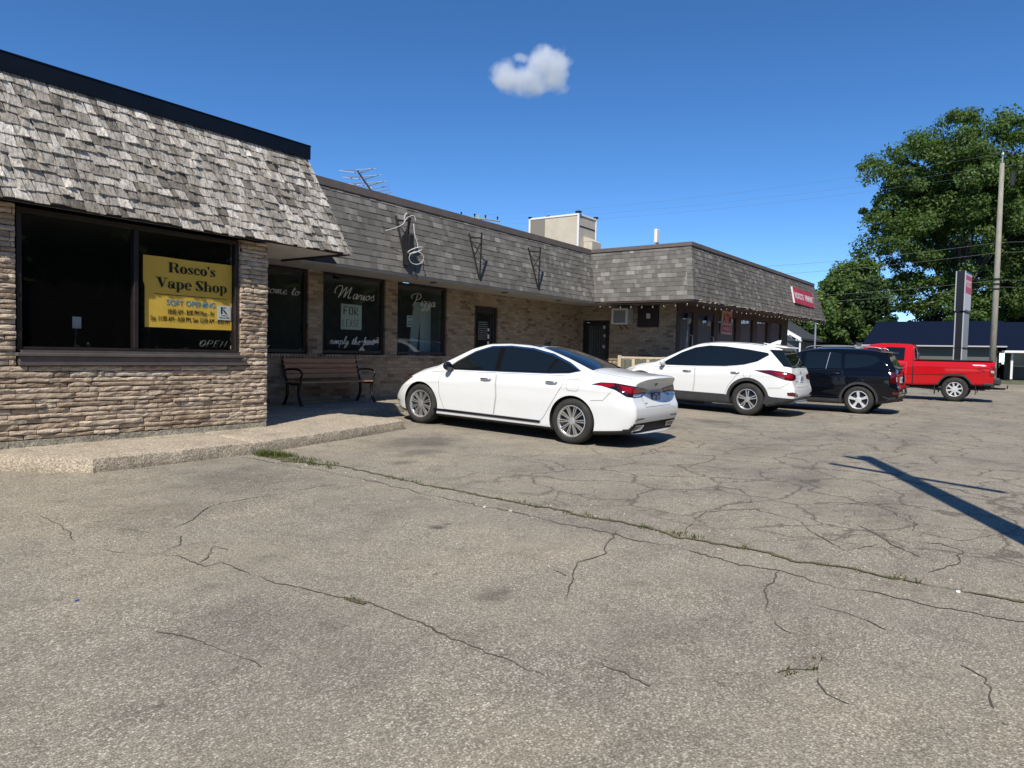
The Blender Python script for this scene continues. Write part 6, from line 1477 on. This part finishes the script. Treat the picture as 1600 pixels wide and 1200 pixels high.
def tree(label, loc, H, crown, ncl, per, size, lm, seed, trunk_r=.4, clr=(.8, 1.5), group=None, lean=0, ckind='tree', holes=.25):
    """crown: list of ellipsoids (cx,cy,cz,rx,ry,rz)"""
    rs = random.Random(seed); t = empty(ckind, loc, 0, label, 'tree', group); cs = []
    vol = [c[3]*c[4]*c[5] for c in crown]; tot = sum(vol)
    for c, v in zip(crown, vol):
        k = int(ncl * v / tot)
        for _ in range(k):
            while True:
                q = Vector((rs.gauss(0, 1), rs.gauss(0, 1), rs.gauss(0, 1))).normalized(); 
                if q.z > -.75: break
            r = rs.random() ** .38 * .96; p = Vector((c[0]+q.x*c[3]*r, c[1]+q.y*c[4]*r, c[2]+q.z*c[5]*r))
            nz_ = noise.noise(p*.33 + Vector((seed, 0, 0)))
            if nz_ < -holes and r > .4: continue
            p += q * nz_ * 1.4
            cs.append((p.x, p.y, p.z, rs.uniform(*clr)))
    leaves('crown', cs, lm, t, per, size, seed)
    mb = MB(); ct = crown[0]; top = Vector((ct[0], ct[1], ct[2])); s0 = Vector((0, 0, -.3)); fork = Vector((lean*.3, 0, H*.22))
    mb.tube(cr([s0, fork*.5, fork], 4), [trunk_r*(1.35-.04*k) for k in range(9)], 10)
    sel = rs.sample(cs, min(len(cs), 34))
    for i, c in enumerate(sel):
        e = Vector(c[:3]); m1 = fork.lerp(e, .45) + Vector((0, 0, (e-fork).length*.10)); r0 = trunk_r*(.45 if i < 8 else .2)
        pts = cr([fork, m1, e], 4); mb.tube(pts, [r0*(1-.92*k/(len(pts)-1)) for k in range(len(pts))], 6)
    mb.build('trunk', M['bark'], t, True); return t
base = G(70, 0)
def at(px, py, Z): return zpt(px, py, Z)
P = at(1490, 560, 74)
# crown ellipsoids placed in metres round the trunk; depth axis ~ (.82,.58), sideways axis ~ (.58,-.82)
ax_d = Vector((RC @ Vector((0, 0, -1))).to_tuple()); ax_d.z = 0; ax_d.normalize(); ax_s = Vector((ax_d.y, -ax_d.x, 0))
def cl(s, z, rs_, rz, d=0): v = ax_s*s + ax_d*d; return (v.x, v.y, z, rs_, rs_, rz)
tree('huge broad maple towering over the navy roofed house', (P.x, P.y, base), 27, [cl(0.5, 18, 8.6, 8.8), cl(-5.5, 14.5, 5.0, 5.6), cl(-6.8, 20, 3.2, 3.0), cl(-7.0, 8.8, 3.2, 2.5), cl(-1.5, 9.0, 5, 4.2), cl(7, 16, 6.5, 9.0, 3), cl(6, 9, 6, 5), cl(10.5, 18.5, 5.5, 7.5)], 1550, 210, .15, M['leaf'], 3, .62, (.5, 1.6), holes=.17)
P = at(1340, 560, 66)
tree('rounded light green tree between the minimart and the maple', (P.x, P.y, base), 13, [cl(-.8, 8.2, 2.1, 2.4), cl(.5, 9.6, 1.5, 1.9), cl(-1.7, 6.5, 1.7, 2.6)], 170, 150, .16, M['leaf'], 5, .3, (.4, 1.1))
P = at(1352, 560, 60)
tree('dense dark green tree standing above the grey bungalow', (P.x, P.y, base), 8, [cl(0.3, 4.9, 2.1, 2.3), cl(-1.6, 4.2, 1.9, 2.3)], 150, 170, .15, M['leaf2'], 9, .25, (.5, .9), holes=.6)
P = at(1290, 560, 58)
tree('leafy shrubby tree directly behind the minimart eave end', (P.x, P.y, base), 8, [cl(0, 4.3, 2.0, 3.2), cl(-1.6, 3.6, 1.6, 2.5), cl(1.6, 3.2, 1.4, 2.0)], 150, 150, .15, M['leaf'], 12, .2, (.5, .9), holes=.6)
P = at(1440, 560, 86)
tree('dark spreading tree behind the navy roof ridge', (P.x, P.y, base), 12, [cl(4, 6.0, 4.5, 4.0), cl(12, 6.0, 5, 4.0)], 220, 90, .28, M['leaf2'], 15, .35, (.8, 1.3))
P = at(1590, 560, 88)
tree('tall tree rising at the right edge behind the maple', (P.x, P.y, base), 30, [cl(4, 17, 7, 11.5)], 380, 160, .2, M['leaf'], 18, .5, (.9, 1.5))
P = at(1528, 560, 56)
tree('small dark leafy tree in front of the navy roofs beside the pole', (P.x, P.y, G(56, 0)), 4.5, [cl(0, 3.5, 1.1, 1.5), cl(-.6, 2.6, .9, 1.0), cl(-1.8, 4.6, .9, .9)], 70, 90, .13, M['leaf'], 21, .1, (.35, .6))
P = at(1578, 572, 54)
def bush(label, p, r, h_, seed, lm, sz=.10):
    b = empty('bush', p, 0, label, 'bush'); rs = random.Random(seed)
    cs = [(rs.uniform(-r, r)*.7, rs.uniform(-r, r)*.7, rs.uniform(.2, h_)*.8, rs.uniform(.25, .45)*h_) for _ in range(26)]
    leaves('foliage', cs, lm, b, 70, sz, seed); mb = MB(); mb.tube([(0, 0, -.1), (0, 0, h_*.6)], .04, 6); mb.build('stem', M['bark'], b)
bush('low rounded bush in front of the white porch posts', (P.x, P.y, G(P.x, P.y)), .9, 1.0, 31, M['leaf2'])
P = at(1508, 560, 57); bush('dark bush against the house wall between pylon sign and pole', (P.x, P.y, G(P.x, P.y)), 1.0, 1.5, 33, M['leaf2'])
# trees on the other side of the street behind the viewer, seen only as reflections in glass and paint
P = (0, 0, 0)
bt = tree('tall maple behind the viewer opposite the near shop', (8, -26, 0), 15, [(0, 0, 9, 6, 5, 5.5), (3, 0, 6, 4, 4, 4)], 190, 55, .5, M['leaf'], 41, .4, (1.3, 2.2), 'trees behind the viewer')
for (x, y, r, s, lb) in [(22, -28, 1.2, 1.05, 'maple behind the viewer opposite the brick wing'), (36, -25, 2.1, .9, 'maple behind the viewer opposite the minimart'), (52, -30, .4, 1.1, 'maple behind the viewer near the street corner'), (-6, -24, 3.0, 1.0, 'maple behind the viewer to the left'), (-20, -12, 4.0, .6, 'smaller maple behind the viewer far to the left')]:
    c_ = copy_tree(bt); c_.location = (x, y, 0); c_.rotation_euler.z = r; c_.scale = (s, s, s); c_['label'] = lb
rs_ = random.Random(77)
hd = leaves('added_tree_line', [(x + rs_.uniform(-1, 1), -33 + rs_.uniform(-2, 2), rs_.uniform(.3, 7.5), rs_.uniform(1.4, 2.2)) for x in np.arange(-90, 130, .35)], M['leaf2'], None, 110, .6, 77); hd['kind'] = 'stuff'  # dense unseen foliage added to keep low window reflections dark
# ------------------------------------------------------------ weeds, cracks, litter
def tufts(pts, name, label_kind, hgt=(.02, .07), per=26, spread=.06, seed=2, mt=None):
    rs = random.Random(seed); mb = MB()
    for (x, y, k) in pts:
        for _ in range(int(per*k)):
            a = rs.random()*2*PI; r = rs.random()**.6*spread*(.6+k*.6); px, py = x+r*math.cos(a), y+r*math.sin(a); z = G(px, py)
            h_ = rs.uniform(*hgt)*(.5+k*.6); b = rs.random()*2*PI; w_ = rs.uniform(.002, .004); tl = Vector((math.cos(b), math.sin(b), 0))
            s_ = Vector((-tl.y, tl.x, 0))*w_; p = Vector((px, py, z-.003)); m_ = p + Vector((0, 0, h_*.6)) + tl*h_*.25; e = p + Vector((0, 0, h_*.9)) + tl*h_*.8
            mb.add([p-s_, p+s_, m_+s_*.8, m_-s_*.8, e], [(0,1,2,3), (3,2,4)])
    o = mb.build(name, mt or M['grassm']); o['kind'] = 'stuff'; return o
rs = random.Random(11)
gp_ = [(5.28+rs.uniform(-.10, .14), 7.42-rs.random()*.38, 1.2) for _ in range(26)] + [(5.35+rs.uniform(-.12, .12), 7.05-rs.random()*.9, .6) for _ in range(24)]
SY_ = [-3, -.6, .4, 1.2, 2.4, 3.4, 4.6, 5.8, 6.6, 7.42]; SX_ = [5.02, 5.0, 5.0, 5.05, 5.18, 5.28, 5.36, 5.43, 5.35, 5.22]
y = 6.4
while y > .2:
    gp_.append((float(np.interp(y, SY_, SX_)) + rs.uniform(-.03, .03), y, rs.random()**2.5*(.85 if noise.noise(Vector((0, y*1.3, 4))) > -.05 else .15))); y -= rs.uniform(.02, .10)
gp_ += [(8.1+rs.uniform(-.1, .3), 9.72+rs.uniform(-.03, .03), .5) for _ in range(8)]
tufts(gp_, 'weeds', None)
moss = m_noisy('moss_dirt', (.085, .075, .045), (.15, .14, .07), 22, .95, 0, .6); crackm = m_noisy('crack_dirt', (.055, .048, .04), (.12, .105, .085), 30, .95, 0, .3)
def gpx(px, py):
    z = 0
    for _ in range(30):
        d = RC @ Vector((px-800, -(py-600), -F)); t = (z - CAMZ)/d.z; p = Vector((0, 0, CAMZ)) + d*t; z = G(p.x, p.y)
    return p
def crack(pts, w=.012, amp=.03, mb=None, seed=0, mt=None, taper=True):
    P_ = [Vector((p[0], p[1], 0)) for p in pts]; dense = []
    for a, b in zip(P_[:-1], P_[1:]):
        n = max(1, int((b-a).length/.03)); dense += [a.lerp(b, k/n) for k in range(n)]
    dense.append(P_[-1]); vs = []; N = len(dense)
    for i, p in enumerate(dense):
        t = (dense[min(i+1, N-1)] - dense[max(i-1, 0)]).normalized(); n = Vector((-t.y, t.x, 0))
        q = p + n*(noise.noise(Vector((p.x*3+seed, p.y*3, 1)))*amp*2.2 + noise.noise(Vector((p.x*11+seed, p.y*11, 5)))*amp + noise.noise(Vector((p.x*34+seed, p.y*34, 7)))*amp*.7)
        ww = w*(.25 + 1.1*abs(noise.noise(Vector((p.x*6, p.y*6, 9+seed))))+ .35) * (min(1, 5*(1-abs(2*i/N-1))+.2) if taper else 1)
        ww *= max(.12, min(1, 1.15 + 2.2*noise.noise(Vector((p.x*2.3+seed, p.y*2.3, 13)))))
        for s in (-1, 1): r = q + n*ww/2*s; vs.append(Vector((r.x, r.y, G(r.x, r.y)+.004)))
    mb.add(vs, [(2*i, 2*i+2, 2*i+3, 2*i+1)[::-1] for i in range(N-1)])
def px_line(L_): return [gpx(*p) for p in L_]
mb = MB(); sd = 0
main = [
 ([(60, 805), (92, 820), (118, 846)], .010), ([(118, 862), (165, 858), (210, 866), (250, 868), (280, 870), (320, 885), (345, 880), (385, 895), (430, 912), (470, 918), (540, 934), (575, 942), (620, 958), (660, 975), (700, 995), (740, 1010), (800, 1035), (850, 1060)], .013),
 ([(250, 866), (275, 850), (286, 838)], .016), ([(270, 828), (300, 812), (320, 798), (345, 786), (400, 778), (435, 772), (500, 760), (530, 756)], .013), ([(180, 825), (205, 828), (235, 832)], .008),
 ([(310, 880), (330, 870), (335, 855), (355, 860)], .009), ([(965, 828), (950, 850), (945, 865), (900, 880), (890, 892), (888, 910), (885, 935)], .014), ([(870, 890), (888, 900)], .010),
 ([(1215, 890), (1200, 915), (1197, 950), (1215, 975), (1240, 990)], .012), ([(1220, 1055), (1240, 1047), (1270, 1045), (1285, 1030), (1284, 1020)], .016), ([(1285, 1060), (1300, 1085), (1330, 1100)], .011), ([(240, 988), (300, 1000), (360, 1020), (415, 1040)], .012), ([(940, 1040), (980, 1055), (1010, 1075)], .009),
 ([(1340, 820), (1390, 850), (1440, 870)], .014), ([(1560, 1110), (1540, 1060), (1500, 1040)], .010), ([(1070, 830), (1100, 800), (1180, 795), (1250, 815), (1290, 845), (1330, 865)], .014), ([(1330, 862), (1400, 845), (1470, 850), (1505, 862), (1500, 880), (1450, 895)], .013),
 ([(1300, 845), (1340, 835), (1390, 838), (1420, 850)], .012), ([(1180, 790), (1160, 765), (1120, 760), (1060, 770)], .012), ([(1160, 765), (1230, 775), (1300, 790), (1360, 785), (1420, 800)], .010), ([(1420, 800), (1430, 830), (1500, 845), (1560, 835)], .011), ([(1500, 862), (1560, 870), (1600, 880)], .012), ([(1230, 930), (1280, 945), (1330, 960), (1380, 985)], .009)]
for L_, w_ in main: crack(px_line(L_), w_*.8, .018, mb, sd); sd += 3.3
seam1 = [(5.22, 7.42), (5.35, 6.6), (5.43, 5.8), (5.36, 4.6), (5.28, 3.4), (5.18, 2.4), (5.05, 1.2), (5.0, .4), (5.0, -.6), (5.02, -3)]
crack(seam1, .024, .034, mb, 40, None, False); crack([(p[0]-.26-.02*i, p[1]-.05) for i, p in enumerate(seam1)], .014, .036, mb, 60, None, False)
o = mb.build('asphalt_crack', crackm); o['kind'] = 'structure'
mb = MB(); crack([(5.24, 7.44), (5.24, 7.1), (5.30, 6.6)], .16, .05, mb, 5); crack([(p[0]+.0, p[1]) for p in seam1[1:]], .045, .034, mb, 40, None, False); crack(px_line([(540, 936), (560, 940), (572, 944)]), .05, .01, mb, 9)
for v in mb.v: v.z += .003
o = mb.build('moss_strip', moss); o['kind'] = 'structure'
tufts([(p.x, p.y, .5) for p in px_line([(545, 936), (552, 938), (560, 940), (1225, 1054), (1232, 1051), (1268, 1047), (1282, 1030)])], 'weeds', None, (.015, .04), 22, .04, 8)
# pebbles and litter
mb = MB(); rs = random.Random(4)
for k in range(260):
    x = rs.uniform(2, 9); y = rs.uniform(-2, 8.0)
    if k < 140: x = 5.2 + rs.gauss(0, .25); y = rs.uniform(-1, 7.3)
    if y > 7.2 and x > 3.0: continue
    r = rs.uniform(.003, .009) if k > 12 else rs.uniform(.010, .018); bm = bmesh.new(); bmesh.ops.create_icosphere(bm, subdivisions=1, radius=r)
    for v in bm.verts: v.co = Vector((v.co.x*rs.uniform(.7, 1.3)+x, v.co.y*rs.uniform(.7, 1.3)+y, v.co.z*.6+G(x, y)+r*.3))
    mb.bm(bm)
o = mb.build('loose_gravel', m_noisy('pebble', (.30, .27, .22), (.62, .58, .52), 60, .9, 0, 0)); o['kind'] = 'stuff'
mb = MB(); p = gpx(1497, 926); mb.bbox((p.x-.014, p.y-.012, p.z), (p.x+.014, p.y+.012, p.z+.013), .01, 2, Matrix.Identity(4)); tag(mb.build('litter', M['white']), 'tiny crumpled white scrap on the seam at right', 'litter')
mb = MB(); p = gpx(120, 939); mb.bbox((p.x-.012, p.y-.006, p.z), (p.x+.012, p.y+.006, p.z+.007), .003, 1); tag(mb.build('litter', mat('blue_plastic', (.02, .06, .30), .4)), 'tiny blue plastic scrap on the asphalt at lower left', 'litter')

# ------------------------------------------------------------ cloud
cc = zpt(823, 113, 600)
def cloud():
    px = 600/F*1.1; c = empty('cloud', cc, 0); c['kind'] = 'structure'
    bm = bmesh.new(); bmesh.ops.create_cube(bm, size=2)
    rgt = RC @ Vector((1, 0, 0)); rgt.z = 0; rgt.normalize(); ang = math.atan2(rgt.y, rgt.x)
    for v in bm.verts: v.co = Vector((v.co.x*75*px, v.co.y*45*px, v.co.z*52*px))
    me = bpy.data.meshes.new('cloud'); bm.to_mesh(me); bm.free()
    m = bpy.data.materials.new('cloud_vapour'); m.use_nodes = True; t = m.node_tree; t.nodes.clear()
    def N(ty, **k):
        n = t.nodes.new(ty)
        for a, b in k.items(): setattr(n, a, b)
        return n
    out = N('ShaderNodeOutputMaterial'); pv = N('ShaderNodeVolumePrincipled'); t.links.new(pv.outputs[0], out.inputs['Volume'])
    pv.inputs['Color'].default_value = (.96, .97, 1, 1); pv.inputs['Anisotropy'].default_value = .1
    pv.inputs['Emission Color'].default_value = (.6, .7, .9, 1)
    tc = N('ShaderNodeTexCoord'); nz = N('ShaderNodeTexNoise'); nz.inputs['Scale'].default_value = .055; nz.inputs['Detail'].default_value = 5; nz.inputs['Roughness'].default_value = .62
    t.links.new(tc.outputs['Object'], nz.inputs[0])
    blobs = [(-30, -8, 26, 20), (-42, 2, 14, 14), (28, 14, 32, 26), (40, -6, 24, 24), (5, -10, 34, 20), (-8, 20, 18, 6), (12, -20, 24, 12), (-28, 8, 18, 14)]
    prev = None
    for x, z, rx, rz in blobs:
        mp = N('ShaderNodeVectorMath', operation='SUBTRACT'); t.links.new(tc.outputs['Object'], mp.inputs[0]); mp.inputs[1].default_value = (x*px, 0, z*px)
        sc = N('ShaderNodeVectorMath', operation='MULTIPLY'); t.links.new(mp.outputs[0], sc.inputs[0]); sc.inputs[1].default_value = (1/(rx*px), 1/(min(rx, 28)*px), 1/(rz*px))
        ln = N('ShaderNodeVectorMath', operation='LENGTH'); t.links.new(sc.outputs[0], ln.inputs[0])
        if prev is None: prev = ln.outputs['Value']
        else:
            mn = N('ShaderNodeMath', operation='SMOOTH_MIN'); mn.inputs[2].default_value = .35; t.links.new(prev, mn.inputs[0]); t.links.new(ln.outputs['Value'], mn.inputs[1]); prev = mn.outputs[0]
    a = N('ShaderNodeMath', operation='SUBTRACT'); a.inputs[0].default_value = 1.0; t.links.new(prev, a.inputs[1])
    b = N('ShaderNodeMath', operation='MULTIPLY_ADD'); t.links.new(nz.outputs[0], b.inputs[0]); b.inputs[1].default_value = 2.2; b.inputs[2].default_value = -1.15
    s = N('ShaderNodeMath', operation='ADD'); t.links.new(a.outputs[0], s.inputs[0]); t.links.new(b.outputs[0], s.inputs[1])
    cl_ = N('ShaderNodeMath', operation='MULTIPLY', use_clamp=True); t.links.new(s.outputs[0], cl_.inputs[0]); cl_.inputs[1].default_value = 1.6
    d = N('ShaderNodeMath', operation='MULTIPLY'); t.links.new(cl_.outputs[0], d.inputs[0]); d.inputs[1].default_value = .12; t.links.new(d.outputs[0], pv.inputs['Density'])
    me.materials.append(m); o = bpy.data.objects.new('cloud', me); link(o); o.location = cc; o.rotation_euler = (0, 0, ang)
    bpy.data.objects.remove(c); tag(o, 'single small white puffy cloud in the blue sky', 'cloud', None, 'structure')
cloud()
scene.cycles.volume_step_rate = 2.0; scene.cycles.volume_max_steps = 128; scene.cycles.volume_bounces = 3; scene.cycles.transparent_max_bounces = 12
